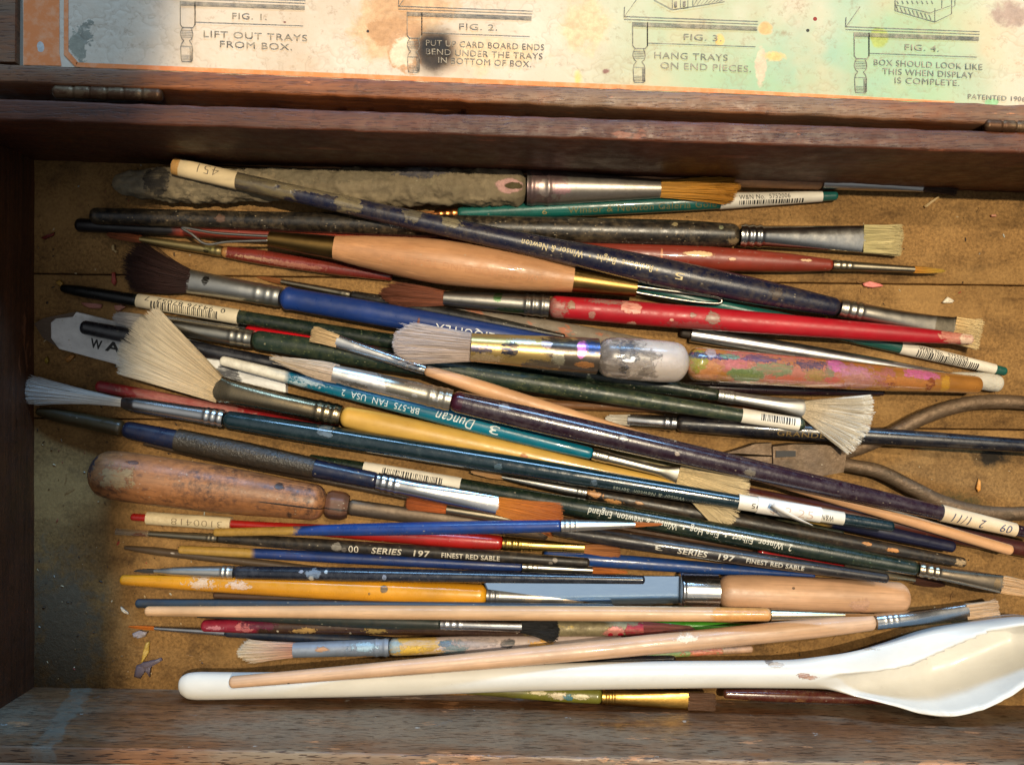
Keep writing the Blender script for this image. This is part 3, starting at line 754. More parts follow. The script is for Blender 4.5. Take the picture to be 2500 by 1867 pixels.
ob('paintbrush', 'brown handled flat brush in the shade against the back wall', (430, 383), (2340, 459), [
    lathe('handle', [(430, 14), (1000, 19), (1700, 20), (2010, 18)], P((206, 150, 104), rough=.5, dirt=.3, grain=.4)),
    lathe('ferrule', [(2008, 17), (2100, 16, 15), (2255, 13, 5)], ALU, cap='none'),
    tuft(x0=2253, x1=2340, r0=12, r1=19, z=.4, col=(84, 58, 40), n=260, flat=True)])
ob('paintbrush', 'rust red brush with a thin ferrule and yellow stained point, handle dipped black', (184, 549), (2306, 662), [
    lathe('handle', [(184, 17), (420, 15), (800, 15), (1300, 22), (1700, 30), (1900, 24), (2036, 14)], P((132, 48, 32), rough=.4, dirt=.25, dirtcol=(90, 50, 36), coat=.2, spots=[(200, 0, 240, 40, (24, 20, 20), .05), (1704, -6, 36, 7, (232, 190, 140), .3), (1785, 2, 9, 4, (220, 170, 130)), (1615, 0, 3, 14, (200, 130, 90), .3), (1965, -6, 14, 3, (226, 190, 150), .6)])),
    lathe('ferrule', [(2034, 13), (2100, 11), (2232, 8)], NICK, cap='none', rings=(2048, 2062, 2076), ringw=4),
    tuft(x0=2230, x1=2306, r0=8, rm=9, r1=3, col=(196, 130, 40), tip=(170, 140, 50), n=220)])
ob('paintbrush', 'teal brush with copper ferrule and white price sticker, just below the golden bristles', (990, 527), (2046, 478), [
    tuft(x0=1070, x1=990, r0=9, rm=8, r1=2, col=(150, 92, 40), n=200),
    lathe('ferrule', [(1062, 11), (1117, 14)], COPP, cap='none', rings=(1074, 1090, 1106), ringw=4),
    lathe('handle', [(1115, 14), (1250, 18), (1450, 21), (1700, 20), (1900, 15), (2046, 11)], TEAL),
    ('sticker', 1756, 2006, STK, K(over='handle', texts=[('W&N No.  5752006', 1800, 1925, -4, 12, False, PEN)], bar=(1800, 1960, 9, 9, 3))),
    ('text', 'handle', 'Winsor & Newton Galeria Gold', 1385, 1745, 8, 15, False, (112, 104, 62)), ('text', 'handle', '6', 1322, 1334, 9, 11, False, (150, 130, 80))])
ob('paintbrush', 'thick old brush crusted in dry grey clay, golden bristles and pink smeared collar', (275, 449), (1800, 463), [
    lathe('handle', [(275, 18), (330, 32), (440, 43), (700, 39), (1000, 45), (1200, 43), (1290, 42)], P((142, 126, 98), rough=.85, dirt=.6, dirtcol=(92, 80, 60), wear=(136, 122, 94), wa=.5, bump=.9, spots=[(340, 4, 46, 30, (122, 112, 92), .7), (400, -6, 34, 34, (62, 56, 48), .6), (520, 20, 70, 18, (112, 100, 78), .9), (800, -24, 180, 22, (120, 108, 84), .9), (1030, -30, 60, 16, (84, 80, 84), .8), (1245, 4, 32, 17, (206, 160, 150), .2), (1256, 4, 22, 8, (90, 78, 48), .2)]), rough=.15, seg=56, n=240),
    lathe('ferrule', [(1288, 42), (1350, 41), (1420, 36), (1612, 22)], P((170, 160, 148), rough=.4, metal=.85, dirt=.5, spots=[(1330, -6, 60, 60, (150, 124, 120), .7), (1330, 8, 14, 20, (188, 170, 160), .3), (1372, 12, 20, 12, (206, 160, 160), .6), (1310, -30, 14, 12, (190, 160, 150), .4)]), cap='none', rings=(1300, 1340), ringw=6, ringh=.06),
    tuft(x0=1608, x1=1800, r0=21, rm=26, r1=34, z=.9, col=(196, 140, 46), tip=(200, 136, 30), n=900, edge=.1)])
ob('paintbrush', 'long black flat brush with a shiny flattened ferrule and pale greenish hog bristles', (220, 527), (2202, 587), [
    lathe('handle', [(220, 20), (530, 22), (900, 26), (1400, 32), (1650, 33), (1805, 27)], P((20, 18, 17), rough=.34, dirt=.8, dirtcol=(92, 78, 58), fleck=.3, flcol=(150, 130, 100), spots=[(541, 0, 12, 10, (96, 70, 56), .6), (1640, -18, 7, 5, (150, 134, 96)), (1752, -14, 6, 5, (130, 130, 100)), (1785, 16, 14, 8, (130, 110, 80), .8)])),
    lathe('ferrule', [(1803, 27), (1858, 26), (1900, 27, 22), (2000, 30, 14), (2110, 34, 8)], P((205, 200, 190), rough=.2, metal=1, dirt=.55, dirtcol=(100, 78, 56), bump=.06), cap='none', rings=(1816, 1834, 1852), ringw=6, ringh=.1),
    tuft(x0=2105, x1=2202, r0=33, r1=36, z=.26, col=(196, 184, 132), tip=(206, 190, 140), n=800, flat=True, edge=.03),
    ('text', 'handle', 'U.S.A.', 946, 992, 6, 12, True, (150, 146, 130))])
ob('paintbrush', 'small round brush with a red and tan streaked handle under the double loop tool', (260, 572), (960, 676), [
    tuft(x0=345, x1=260, r0=9, rm=11, r1=7, col=(140, 74, 36), n=260),
    lathe('ferrule', [(342, 7), (420, 10), (543, 13)], P((170, 150, 100), rough=.36, metal=.9, dirt=.4, spots=[(515, -4, 12, 9, (196, 180, 110), .4), (508, 6, 8, 4, (40, 36, 30), .5)]), cap='none', rings=(520, 532)),
    lathe('handle', [(540, 14), (650, 18), (800, 17), (960, 11)], P((124, 44, 34), rough=.25, coat=.5, dirt=.3, spots=[(640, 6, 60, 4, (184, 140, 110), .8), (720, 8, 70, 6, (170, 110, 90), .8), (548, 0, 9, 20, (170, 120, 70), .2)]))])
ob('paintbrush', 'teal brush half hidden under the red brush, barcode sticker at its green tip', (1390, 660), (2458, 908), [
    lathe('handle', [(1390, 16), (1760, 19), (2100, 17), (2300, 14), (2458, 11)], TEAL),
    ('sticker', 2196, 2428, STK, K(over='handle', grow=1.05, texts=[('W&N No.  5755004', 2236, 2356, -7, 10, False, PEN)], bar=(2234, 2386, 6, 16, 5))),
    ('text', 'handle', 'Winsor & Newton', 1860, 1960, 6, 9, False, (150, 150, 110))])
ob('paintbrush', 'grey handle flecked with rusty orange paint between the red brush and the clear brush', (1060, 748), (1660, 866), [
    lathe('handle', [(1060, 8), (1200, 18), (1450, 24), (1660, 22)], P((124, 112, 96), rough=.6, dirt=.5, wear=(168, 104, 74), wa=.45, bump=.35))])
ob('paintbrush', 'thin black brush with a tiny brown point beside the blue handle', (627, 676), (1380, 822), [
    tuft(x0=690, x1=627, r0=6, rm=8, r1=2, col=(136, 84, 44), n=200),
    lathe('ferrule', [(688, 6), (760, 8), (860, 10)], NICK, cap='none', rings=(840, 850)),
    lathe('handle', [(858, 11), (1000, 17), (1200, 14), (1380, 6)], BLACK)])
ob('mop_brush', 'wide mop brush with dark brown hair, dented silver ferrule and blue handle', (306, 660), (1540, 872), [
    tuft(x0=472, x1=306, r0=27, rm=46, r1=58, z=.6, shift=-16, col=(44, 26, 22), tip=(50, 28, 24), n=1000, edge=.14, stray=.08),
    lathe('ferrule', [(466, 30, 16), (520, 28, 20), (600, 26, 24), (694, 24)], P((200, 198, 190), rough=.36, metal=1, dirt=.35, dirtcol=(110, 98, 80), bump=.12, spots=[(512, -8, 8, 12, (70, 64, 56), .5)]), cap='none', rings=(640, 664, 682), ringw=6, ringh=.05),
    lathe('handle', [(692, 26), (712, 29), (724, 27), (900, 28), (1200, 24), (1540, 12)], P((24, 54, 122), rough=.35, dirt=.12, dirtcol=(90, 96, 110), coat=.25, spots=[(1035, 4, 3, 10, (110, 60, 50), .3)])),
    ('text', 'handle', 'LIQUITEX', 1076, 1216, 11, 22, True, (220, 222, 226))], cat='mop brush')
def loops(b):
    st = P((150, 146, 138), rough=.3, metal=1, dirt=.3)
    b.p_wire('wire_loop', [(662, 577), (600, 574), (520, 568), (448, 556), (470, 572), (505, 596), (560, 590), (662, 587)], 3.6, st)
    b.p_wire('wire_loop', [(1545, 697), (1600, 705), (1700, 718), (1752, 726), (1764, 735), (1752, 741), (1690, 736), (1600, 722), (1545, 712)], 3.8, st)
ob('loop_tool', 'double ended clay loop tool with a fat natural wood grip and brass collars', (657, 583), (1553, 704), [
    lathe('handle', [(816, 29), (900, 40), (1080, 54), (1240, 47), (1398, 31)], P((208, 152, 106), rough=.42, dirt=.2, dirtcol=(160, 104, 66), grain=.5, bump=.06, coat=.15), cap='none'),
    lathe('collar', [(657, 18), (740, 24), (820, 29)], BRASS, cap='none'),
    lathe('collar', [(1396, 31), (1553, 22)], BRASS, cap='none'), ('call', loops),
    ('text', 'handle', 'BOXWOOD MODELING TOOL No. 7', 930, 1370, 14, 18, True, (192, 136, 94), 0.0, -.015)], cat='clay tool', group=None)
ob('paintbrush', 'long navy brush smeared with clay, its masking tape tag reading 451', (416, 404), (2394, 818), [
    lathe('handle', [(416, 17), (430, 19), (600, 20), (900, 22), (1250, 26), (1600, 35), (1800, 33), (1950, 27), (2044, 22)], P((20, 24, 50), rough=.28, dirt=.45, dirtcol=(100, 88, 70), coat=.3, wear=(104, 94, 70), wa=.12, spots=[(560, 0, 140, 60, (112, 100, 74), .5), (740, -12, 90, 10, (116, 104, 80), .6), (845, 2, 34, 24, (120, 108, 82), .5), (1090, -2, 30, 14, (128, 118, 92), .8), (1000, 0, 26, 16, (100, 92, 76), .9), (1880, 10, 14, 12, (80, 66, 56), .8)])),
    lathe('ferrule', [(2042, 22), (2100, 22), (2180, 23, 18), (2270, 27, 12), (2328, 32, 9)], P((188, 180, 166), rough=.34, metal=1, dirt=.4, dirtcol=(110, 92, 70), spots=[(2300, 0, 24, 60, (150, 138, 118), .1)]), cap='none', rings=(2058, 2076, 2092), ringw=5),
    tuft(x0=2324, x1=2394, r0=32, r1=35, z=.3, col=(216, 184, 130), tip=(226, 204, 156), n=700, flat=True, edge=.02),
    ('sticker', 424, 576, P((226, 202, 158), rough=.65, dirt=.1, dirtcol=(170, 140, 96), spots=[(428, 0, 14, 40, (214, 160, 88), .1)]), K(over='handle', grow=1.08, name='tape_tag', texts=[('451', 486, 536, -6, 24, True, (110, 96, 80), 0, -.02)])),
    ('text', 'handle', '• Rathbone  Bright  •  Winsor & Newton', 1262, 1590, 2, 17, True, (214, 196, 150), .1, .0),
    ('text', 'handle', '5', 1632, 1654, 6, 17, True, (214, 196, 150))], bow=10)
ob('paintbrush', 'red brush with fluffy russet hair and pink and grey paint splashes', (934, 716), (2376, 829), [
    tuft(x0=1088, x1=934, r0=18, rm=27, r1=28, z=.8, col=(122, 66, 40), tip=(104, 56, 36), n=900, edge=.2, stray=.12, jit=.1),
    lathe('ferrule', [(1085, 18), (1200, 22), (1343, 26)], P((150, 146, 138), rough=.36, metal=1, dirt=.5, spots=[(1218, -12, 12, 12, (80, 124, 74), .5), (1250, 18, 34, 5, (90, 120, 80), .5)]), cap='none', rings=(1288, 1304, 1326), ringw=5),
    lathe('handle', [(1341, 27), (1600, 29), (1900, 26), (2200, 20), (2376, 12)], P((178, 20, 36), rough=.42, dirt=.18, dirtcol=(120, 60, 56), spots=[(1540, -10, 24, 16, (226, 160, 140), .6), (1546, 28, 12, 5, (220, 170, 150)), (1396, -4, 10, 10, (150, 120, 96), .6), (1448, 14, 9, 9, (170, 120, 110), .4), (1360, 6, 24, 20, (160, 110, 100), .9), (1738, 0, 16, 15, (150, 126, 112), .4), (1690, -4, 8, 6, (150, 110, 96)), (1640, 12, 5, 4, (220, 170, 150)), (2320, -2, 26, 16, (196, 130, 110), .8), (2358, 0, 20, 14, (224, 196, 170), .5), (1700, 22, 60, 9, (150, 70, 70), .9), (1480, -20, 40, 6, (150, 110, 100), .9)]))])
# things of the middle heap
ob('wood_stick', 'plain brown stick between the dark green handles', (1290, 985), (2060, 1012), [
    lathe('stick', [(1290, 11), (2060, 12)], P((128, 84, 46), rough=.6, grain=.5, dirt=.4))], cat='stick', group=None)
ob('paintbrush', 'maroon handle running out to the right edge below the pliers', (1690, 1180), (2560, 1352), [
    lathe('handle', [(1690, 15), (2000, 20), (2300, 21), (2560, 18)], P((78, 32, 24), rough=.35, dirt=.35, coat=.2))])
ob('paintbrush', 'blue black brush with a bright silver ferrule pointing left, gold lettering', (1478, 1022), (2570, 1092), [
    tuft(x0=1540, x1=1478, r0=14, r1=9, z=.4, col=(190, 180, 160), tip=(226, 222, 212), n=300, flat=True),
    lathe('ferrule', [(1534, 16, 8), (1600, 18, 16), (1657, 20)], SIL, cap='none', rings=(1630, 1646), ringw=4),
    lathe('handle', [(1655, 20), (1850, 23), (2150, 21), (2570, 16)], P((12, 14, 25), rough=.3, dirt=.5, dirtcol=(80, 70, 58), coat=.3)),
    ('text', 'handle', 'GRANDEUR', 1905, 2060, 7, 13, False, (120, 96, 50))])
ob('paintbrush', 'dark plum handle in the gap under the clear acrylic brush', (1500, 938), (2160, 958), [
    lathe('handle', [(1500, 12), (1900, 14), (2160, 8)], P((40, 22, 34), rough=.3, dirt=.4, coat=.3))])
ob('paintbrush', 'sooty black handle squeezed between the green filbert and the black one numbered 3', (1470, 1272), (2130, 1394), [
    lathe('handle', [(1470, 10), (1800, 14), (2130, 9)], P((28, 25, 22), rough=.4, dirt=.7, dirtcol=(84, 70, 50)))])
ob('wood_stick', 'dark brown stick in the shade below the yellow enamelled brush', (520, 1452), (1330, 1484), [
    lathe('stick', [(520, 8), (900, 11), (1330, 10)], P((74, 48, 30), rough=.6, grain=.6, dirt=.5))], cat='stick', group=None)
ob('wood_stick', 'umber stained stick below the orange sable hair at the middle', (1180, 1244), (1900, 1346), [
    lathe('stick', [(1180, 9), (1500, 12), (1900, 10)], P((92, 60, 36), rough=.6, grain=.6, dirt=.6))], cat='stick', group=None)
ob('paintbrush', 'dirty bottle green handle beside the chipped black brush', (1420, 1196), (2060, 1302), [
    lathe('handle', [(1420, 10), (1750, 15), (2060, 12)], P((30, 38, 30), rough=.4, dirt=.7, dirtcol=(88, 80, 54)))])
ob('pencil_stub', 'flat white carpenter pencil with a sharpened brown point and black lettering', (86, 801), (700, 948), [('call', lambda b: flat_pencil(b))], cat='pencil', group=None)
OBS[-1].pr = [(86, 10, 10), (134, 46, 16), (200, 56, 16), (700, 50, 16)]
ob('paintbrush', 'black round handle with a pale blue end lying on the flat white pencil', (196, 797), (1000, 950), [
    lathe('handle', [(196, 17), (340, 19), (600, 17), (1000, 10)], P((20, 20, 26), rough=.3, dirt=.3, dirtcol=(80, 80, 84), coat=.4, spots=[(192, 0, 9, 40, (130, 160, 190), .1)]))])
ob('paintbrush', 'small brush with a bright scarlet handle and cream painted end beneath the clear brush', (400, 777), (1480, 948), [
    lathe('ferrule', [(400, 9), (500, 11), (600, 13)], SIL, cap='none', rings=(580, 590)),
    lathe('handle', [(597, 14), (760, 17), (1000, 16), (1284, 12), (1480, 7)], P((196, 16, 30), rough=.28, coat=.4, dirt=.15, spots=[(1390, 0, 107, 40, (214, 184, 140), .08)]))])
ob('paintbrush', 'sparkly dark green brush with pale hair left of the large fan, barcode at far end', (278, 775), (1965, 1038), [
    tuft(x0=350, x1=278, r0=17, rm=19, r1=12, z=.8, col=(190, 184, 176), tip=(206, 204, 204), n=420),
    lathe('ferrule', [(346, 17), (480, 20), (622, 22)], P((186, 180, 164), rough=.3, metal=1, dirt=.4), cap='none', rings=(572, 590, 606), ringw=5, ringh=.06),
    lathe('handle', [(620, 23), (900, 27), (1300, 24), (1700, 18), (1965, 15)], GREENS),
    ('sticker', 1812, 1950, STK, K(over='handle', grow=1.06, bar=(1856, 1940, -4, 16, 8)))])
ob('fan_brush', 'dark green fan brush with barcode tagged handle and a small white fan', (148, 703), (2100, 1021), [
    lathe('handle', [(148, 9), (200, 14), (400, 16), (900, 19), (1300, 24), (1560, 22), (1762, 15)], P((13, 28, 23), rough=.3, dirt=.45, dirtcol=(80, 84, 60), fleck=.3, flcol=(96, 108, 78), spots=[(230, 0, 110, 50, (14, 15, 15), .05), (1336, 4, 4, 7, (180, 170, 150), .4)])),
    lathe('ferrule', [(1758, 15), (1800, 15), (1900, 18, 15), (1960, 23, 10), (1984, 22, 4)], ALU, cap='none', rings=(1768, 1782, 1792), ringw=4),
    (T, 'bristles', dict(x0=1962, x1=2102, r0=20, r1=20, z=.3, col=(216, 198, 168), tip=(236, 230, 216), n=2400, fan=(-8, 32, 80), jit=.1, edge=.02, w=.9)),
    ('sticker', 340, 590, P((226, 212, 182), rough=.5, dirt=.15, dirtcol=(150, 130, 100)), K(over='handle', grow=1.06, texts=[('0  94376 87052  7', 362, 560, -8, 11, True, PEN)], bar=(378, 545, 5, 18, 11)))], cat='fan brush')
ob('paintbrush', 'red brush with a faded rose handle poking out left under the big fan', (234, 941), (1200, 1132), [
    lathe('handle', [(234, 14), (330, 15), (600, 17), (900, 13), (1200, 9)], P((142, 26, 30), rough=.35, coat=.3, dirt=.3, spots=[(470, -3, 150, 22, (158, 100, 92), .5)]))])
ob('fan_brush', 'large fan brush with spread cream bristles, pinched bronze ferrule and yellow navy tipped handle', (300, 900), (2332, 1336), [
    (T, 'bristles', dict(x0=535, x1=304, r0=32, r1=30, z=.25, col=(196, 172, 134), tip=(222, 214, 196), clumps=11, n=4600, fan=(21, 24, 62), jit=.1, edge=.03, w=.85)),
    lathe('ferrule', [(500, 36, 7), (530, 33, 12), (570, 30, 20), (700, 27), (832, 25)], P((158, 140, 110), rough=.26, metal=1, dirt=.25, dirtcol=(60, 50, 38), bump=.1), cap='left', rings=(778, 796, 816), ringw=6, ringh=.08),
    lathe('handle', [(830, 25), (950, 30), (1200, 27), (1450, 20), (1800, 16), (2100, 17), (2332, 14)], P((216, 172, 84), rough=.35, dirt=.15, dirtcol=(170, 120, 60), coat=.2, spots=[(2180, 0, 168, 60, (22, 24, 52), .06), (1278, 4, 10, 8, (170, 84, 50), .6)]))], cat='fan brush')
ob('paintbrush', 'thin dark brown stick below the black sleeve of the navy brush', (350, 1081), (1010, 1216), [
    lathe('handle', [(350, 6), (500, 11), (1010, 9)], P((60, 44, 30), rough=.5, dirt=.4, grain=.4))])
ob('paintbrush', 'olive stained brush handle under the purple brush, faint lettering', (1180, 1046), (1700, 1150), [
    lathe('handle', [(1180, 12), (1450, 19), (1700, 18)], P((136, 122, 66), rough=.5, dirt=.6, dirtcol=(70, 62, 40), wear=(90, 84, 50), wa=.4)),
    ('text', 'handle', 'MADE IN U.S.A.', 1330, 1440, 4, 9, False, (210, 200, 150))])
ob('paintbrush', 'flat little brush with cream hair and slender pink wood handle crossing the heap', (760, 812), (2472, 1344), [
    tuft(x0=824, x1=760, r0=15, r1=18, z=.35, col=(206, 178, 136), n=360, flat=True, edge=.02),
    lathe('ferrule', [(820, 16, 7), (900, 14, 10), (1034, 13)], SIL, cap='none', rings=(990, 1004, 1018), ringw=4),
    lathe('handle', [(1032, 13), (1200, 19), (1450, 18), (1900, 15), (2472, 13)], P((216, 166, 122), rough=.42, dirt=.12, dirtcol=(160, 110, 76), grain=.15))], bow=8)
ob('wooden_scraper', 'old scraper with a thick worn brown wooden grip, dark cracked end and grey shank', (218, 1151), (1340, 1303), [
    lathe('handle', [(218, 50), (300, 60), (500, 58), (700, 47), (776, 43), (790, 41)], P((158, 104, 62), rough=.42, dirt=.95, dirtcol=(66, 42, 30), grain=.6, bump=.3, wear=(110, 72, 48), wa=.35, wsc=420, spots=[(226, -26, 16, 30, (40, 38, 46), 1.0), (300, -2, 40, 22, (150, 124, 86), 1.3), (675, -32, 12, 8, (50, 36, 30), .5), (708, 34, 6, 7, (52, 34, 28), .5), (720, 9, 90, 2, (24, 16, 12), .25), (330, -42, 14, 4, (60, 36, 30), .6)])),
    lathe('neck', [(788, 30), (800, 36), (826, 36), (842, 28)], P((104, 66, 46), rough=.45, dirt=.6, grain=.4, spots=[(815, 6, 30, 2, (26, 18, 14), .4)]), facets=6, cap='none'),
    lathe('shank', [(838, 20, 12), (1000, 19, 9), (1340, 17, 6)], P((92, 80, 68), rough=.5, metal=.75, dirt=.8, dirtcol=(70, 50, 36), bump=.5))], cat='scraper', group=None)
ob('paintbrush', 'small brush with orange sable hair lying over the grey scraper shank', (990, 1227), (1880, 1366), [
    tuft(x0=1096, x1=990, r0=10, rm=14, r1=16, z=.5, col=(176, 90, 36), tip=(140, 72, 32), n=450, edge=.08),
    lathe('ferrule', [(1092, 11), (1180, 13), (1290, 15)], NICK, cap='none'),
    lathe('handle', [(1288, 15), (1500, 17), (1880, 9)], P((66, 44, 30), rough=.4, dirt=.5))])
ob('paintbrush', 'chipped black brush with bare wood showing and a slim silver ferrule', (1150, 1150), (2358, 1374), [
    tuft(x0=1230, x1=1150, r0=5, rm=10, r1=6, col=(176, 130, 80), tip=(190, 150, 104), n=260),
    lathe('ferrule', [(1226, 5), (1320, 11), (1433, 14)], SIL2, cap='none', rings=(1414, 1424), ringw=3),
    lathe('handle', [(1431, 14), (1700, 20), (2000, 18), (2358, 12)], P((30, 26, 24), rough=.4, dirt=.5, dirtcol=(90, 74, 54), wear=(190, 130, 76), wa=.08, spots=[(1450, -2, 22, 7, (206, 150, 96), .6), (1500, 8, 20, 5, (206, 150, 90), .8), (2112, -4, 12, 4, (206, 140, 76), .5), (2176, 0, 16, 5, (206, 140, 76), .6), (2340, 0, 16, 8, (180, 150, 110), .9), (1560, 0, 12, 4, (190, 140, 90), .8)]))])
ob('paintbrush', 'small red brush with pale gold ferrule and dark brown point under the green filbert', (1850, 1347), (2306, 1426), [
    lathe('handle', [(1850, 11), (1950, 13), (2054, 12)], P((160, 20, 24), rough=.3, coat=.3, dirt=.2)),
    lathe('ferrule', [(2052, 12), (2120, 12), (2228, 9)], P((206, 188, 150), rough=.28, metal=1, dirt=.3), cap='none'),
    tuft(x0=2225, x1=2306, r0=9, rm=15, r1=9, z=.6, col=(70, 40, 26), n=400, edge=.2, stray=.08)])
ob('paintbrush', 'dark green filbert brush with white barcode sleeve and white printed lettering along its handle', (753, 1118), (2530, 1441), [
    lathe('handle', [(753, 11), (900, 16), (1200, 20), (1600, 25), (1900, 25), (2100, 21), (2257, 17)], P((14, 30, 22), rough=.28, dirt=.35, dirtcol=(76, 80, 56), coat=.4, fleck=.2, flcol=(90, 110, 80))),
    lathe('ferrule', [(2255, 17), (2300, 17), (2400, 20, 12), (2452, 22, 8)], P((170, 152, 128), rough=.28, metal=1, dirt=.4, spots=[(2436, 0, 8, 12, (190, 160, 120), .3)]), cap='none', rings=(2266, 2284, 2298), ringw=4),
    tuft(x0=2448, x1=2535, r0=20, rm=22, r1=14, z=.4, col=(206, 170, 130), n=500, flat=True),
    ('sticker', 896, 1142, STK, K(over='handle', grow=1.06, bar=(946, 1100, 2, 28, 21))),
    ('text', 'handle', '2  Winsor  Filbert  •  Fine Hog  •  Winsor & Newton, England', 1460, 1952, 2, 18, True, (212, 206, 186), .12)])
ob('fan_brush', 'teal fan brush with white dipped end, white lettering and a buff fan', (537, 879), (1800, 1196), [
    lathe('handle', [(537, 12), (708, 15), (950, 18), (1200, 21), (1350, 19), (1449, 15)], P((0, 112, 138), rough=.32, dirt=.12, coat=.25, spots=[(600, 0, 108, 60, (228, 222, 206), .03), (760, -4, 40, 8, (190, 206, 210), 1.0), (735, 10, 22, 6, (180, 200, 206), 1.0)])),
    lathe('ferrule', [(1447, 15), (1490, 14), (1600, 13, 12), (1640, 18, 7), (1676, 26, 3)], P((196, 190, 176), rough=.32, metal=1, dirt=.3), cap='none', rings=(1458, 1470, 1480), ringw=4),
    (T, 'bristles', dict(x0=1655, x1=1815, r0=24, r1=24, z=.25, col=(220, 196, 148), tip=(232, 214, 174), n=2400, fan=(-9, 32, 46), jit=.1, edge=.05, w=.9)),
    ('text', 'handle', 'BR-575  FAN  USA  2', 838, 1026, 3, 16, True, (216, 226, 226)), ('text', 'handle', 'Duncan', 1066, 1160, 2, 27, True, (226, 232, 232), .35), ('text', 'handle', '3', 1196, 1220, 2, 22, True, (220, 230, 230))], cat='fan brush')
ob('paintbrush', 'glossy dark green brush with long floppy white hair and a torn price label', (60, 944), (2184, 1286), [
    tuft(x0=314, x1=60, r0=10, rm=15, r1=34, z=.6, col=(226, 222, 212), tip=(236, 240, 242), n=900, edge=.05, stray=.06, shift=6, jit=.07),
    lathe('ferrule', [(300, 8, 5), (318, 16, 10), (345, 19), (450, 20), (566, 22)], SIL, cap='left', rings=(524, 540, 556), ringw=5, ringh=.07),
    lathe('handle', [(564, 22), (800, 25), (1200, 25), (1600, 20), (1900, 16), (2184, 13)], P((6, 30, 36), rough=.18, dirt=.18, dirtcol=(84, 100, 100), coat=.8, spots=[(820, -12, 18, 14, (96, 110, 120), .6), (1244, 6, 10, 8, (70, 90, 100), .5), (1474, 8, 8, 7, (80, 96, 110), .5)])),
    ('sticker', 1816, 2064, STK, K(over='handle', grow=1.08, texts=[('W&N', 2010, 2038, 3, 14, True, PEN), ('95', 1846, 1866, 3, 13, True, PEN)])),
    ('sticker', 1860, 2010, P((236, 230, 222), rough=.55, dirt=.1, dirtcol=(170, 150, 120)), K(over='handle', grow=1.2, name='price_label', texts=[('$ 2.25', 1890, 1990, 2, 20, False, (196, 172, 158), 0, -.01)])),
    ('call', lambda b: curl(b)),
    ('text', 'handle', 'Winsor & Newton  Series', 1520, 1690, 14, 10, True, (150, 160, 150), .1)])
ob('paintbrush', 'long plum purple brush with white paint caked on its ferrule and an inked label', (661, 876), (2560, 1312), [
    tuft(x0=822, x1=661, r0=22, rm=28, r1=5, z=.7, shift=-2, col=(196, 176, 158), tip=(190, 172, 146), n=900, edge=.25),
    lathe('ferrule', [(812, 21), (900, 24), (1095, 26)], P((176, 168, 152), rough=.34, metal=.9, dirt=.35, spots=[(860, -3, 90, 60, (234, 230, 224), .5), (1020, -16, 40, 7, (236, 232, 226), .6), (960, 20, 36, 6, (232, 226, 216), .7), (1010, 8, 8, 4, (230, 226, 220)), (1060, 4, 9, 6, (232, 226, 218)), (870, 14, 30, 5, (150, 144, 132), .8), (940, -22, 26, 4, (140, 136, 128), .8)]), cap='none', rings=(1046, 1066, 1082), ringw=5, ringh=.06),
    lathe('handle', [(1092, 26), (1300, 29), (1700, 27), (2000, 23), (2300, 18), (2560, 13)], P((36, 14, 28), rough=.22, dirt=.3, dirtcol=(110, 100, 100), coat=.7, spots=[(1108, 0, 16, 60, (58, 18, 34), .05), (1222, -14, 16, 8, (120, 120, 130), .5), (1510, -4, 10, 8, (120, 112, 112), .8), (1640, 2, 6, 5, (180, 160, 140), .6), (1632, -30, 5, 5, (190, 170, 140), .3), (1818, 8, 14, 8, (120, 110, 96), .5)])),
    ('sticker', 2292, 2476, P((226, 202, 166), rough=.6, dirt=.25, dirtcol=(190, 150, 110)), K(over='handle', grow=1.12, name='paper_label', texts=[('2  1/11', 2312, 2396, 4, 22, True, (60, 64, 84), .3), ('09', 2432, 2460, 2, 20, True, (60, 72, 104), .2)]))])
ob('paintbrush', 'navy wash brush with a black rubbery sleeve and splayed golden synthetic hair', (88, 1003), (1372, 1266), [
    lathe('handle_end', [(88, 9), (140, 17), (310, 20)], P((58, 46, 22), rough=.35, dirt=.4, coat=.2)),
    lathe('handle', [(305, 21), (440, 24), (780, 22), (934, 20)], P((12, 24, 52), rough=.3, dirt=.25, coat=.25)),
    lathe('sleeve', [(440, 28), (600, 29), (778, 25)], P((44, 38, 30), rough=.32, dirt=.35, bump=1.0, fleck=.4, flcol=(90, 80, 62)), cap='none'),
    lathe('ferrule', [(930, 21), (1010, 22), (1120, 23, 14), (1222, 22, 5)], SIL, cap='none', rings=(944, 960, 976), ringw=5),
    tuft(x0=1218, x1=1372, r0=21, rm=27, r1=37, z=.2, col=(196, 120, 40), tip=(176, 92, 32), n=1100, flat=True, edge=.02, shift=4)])
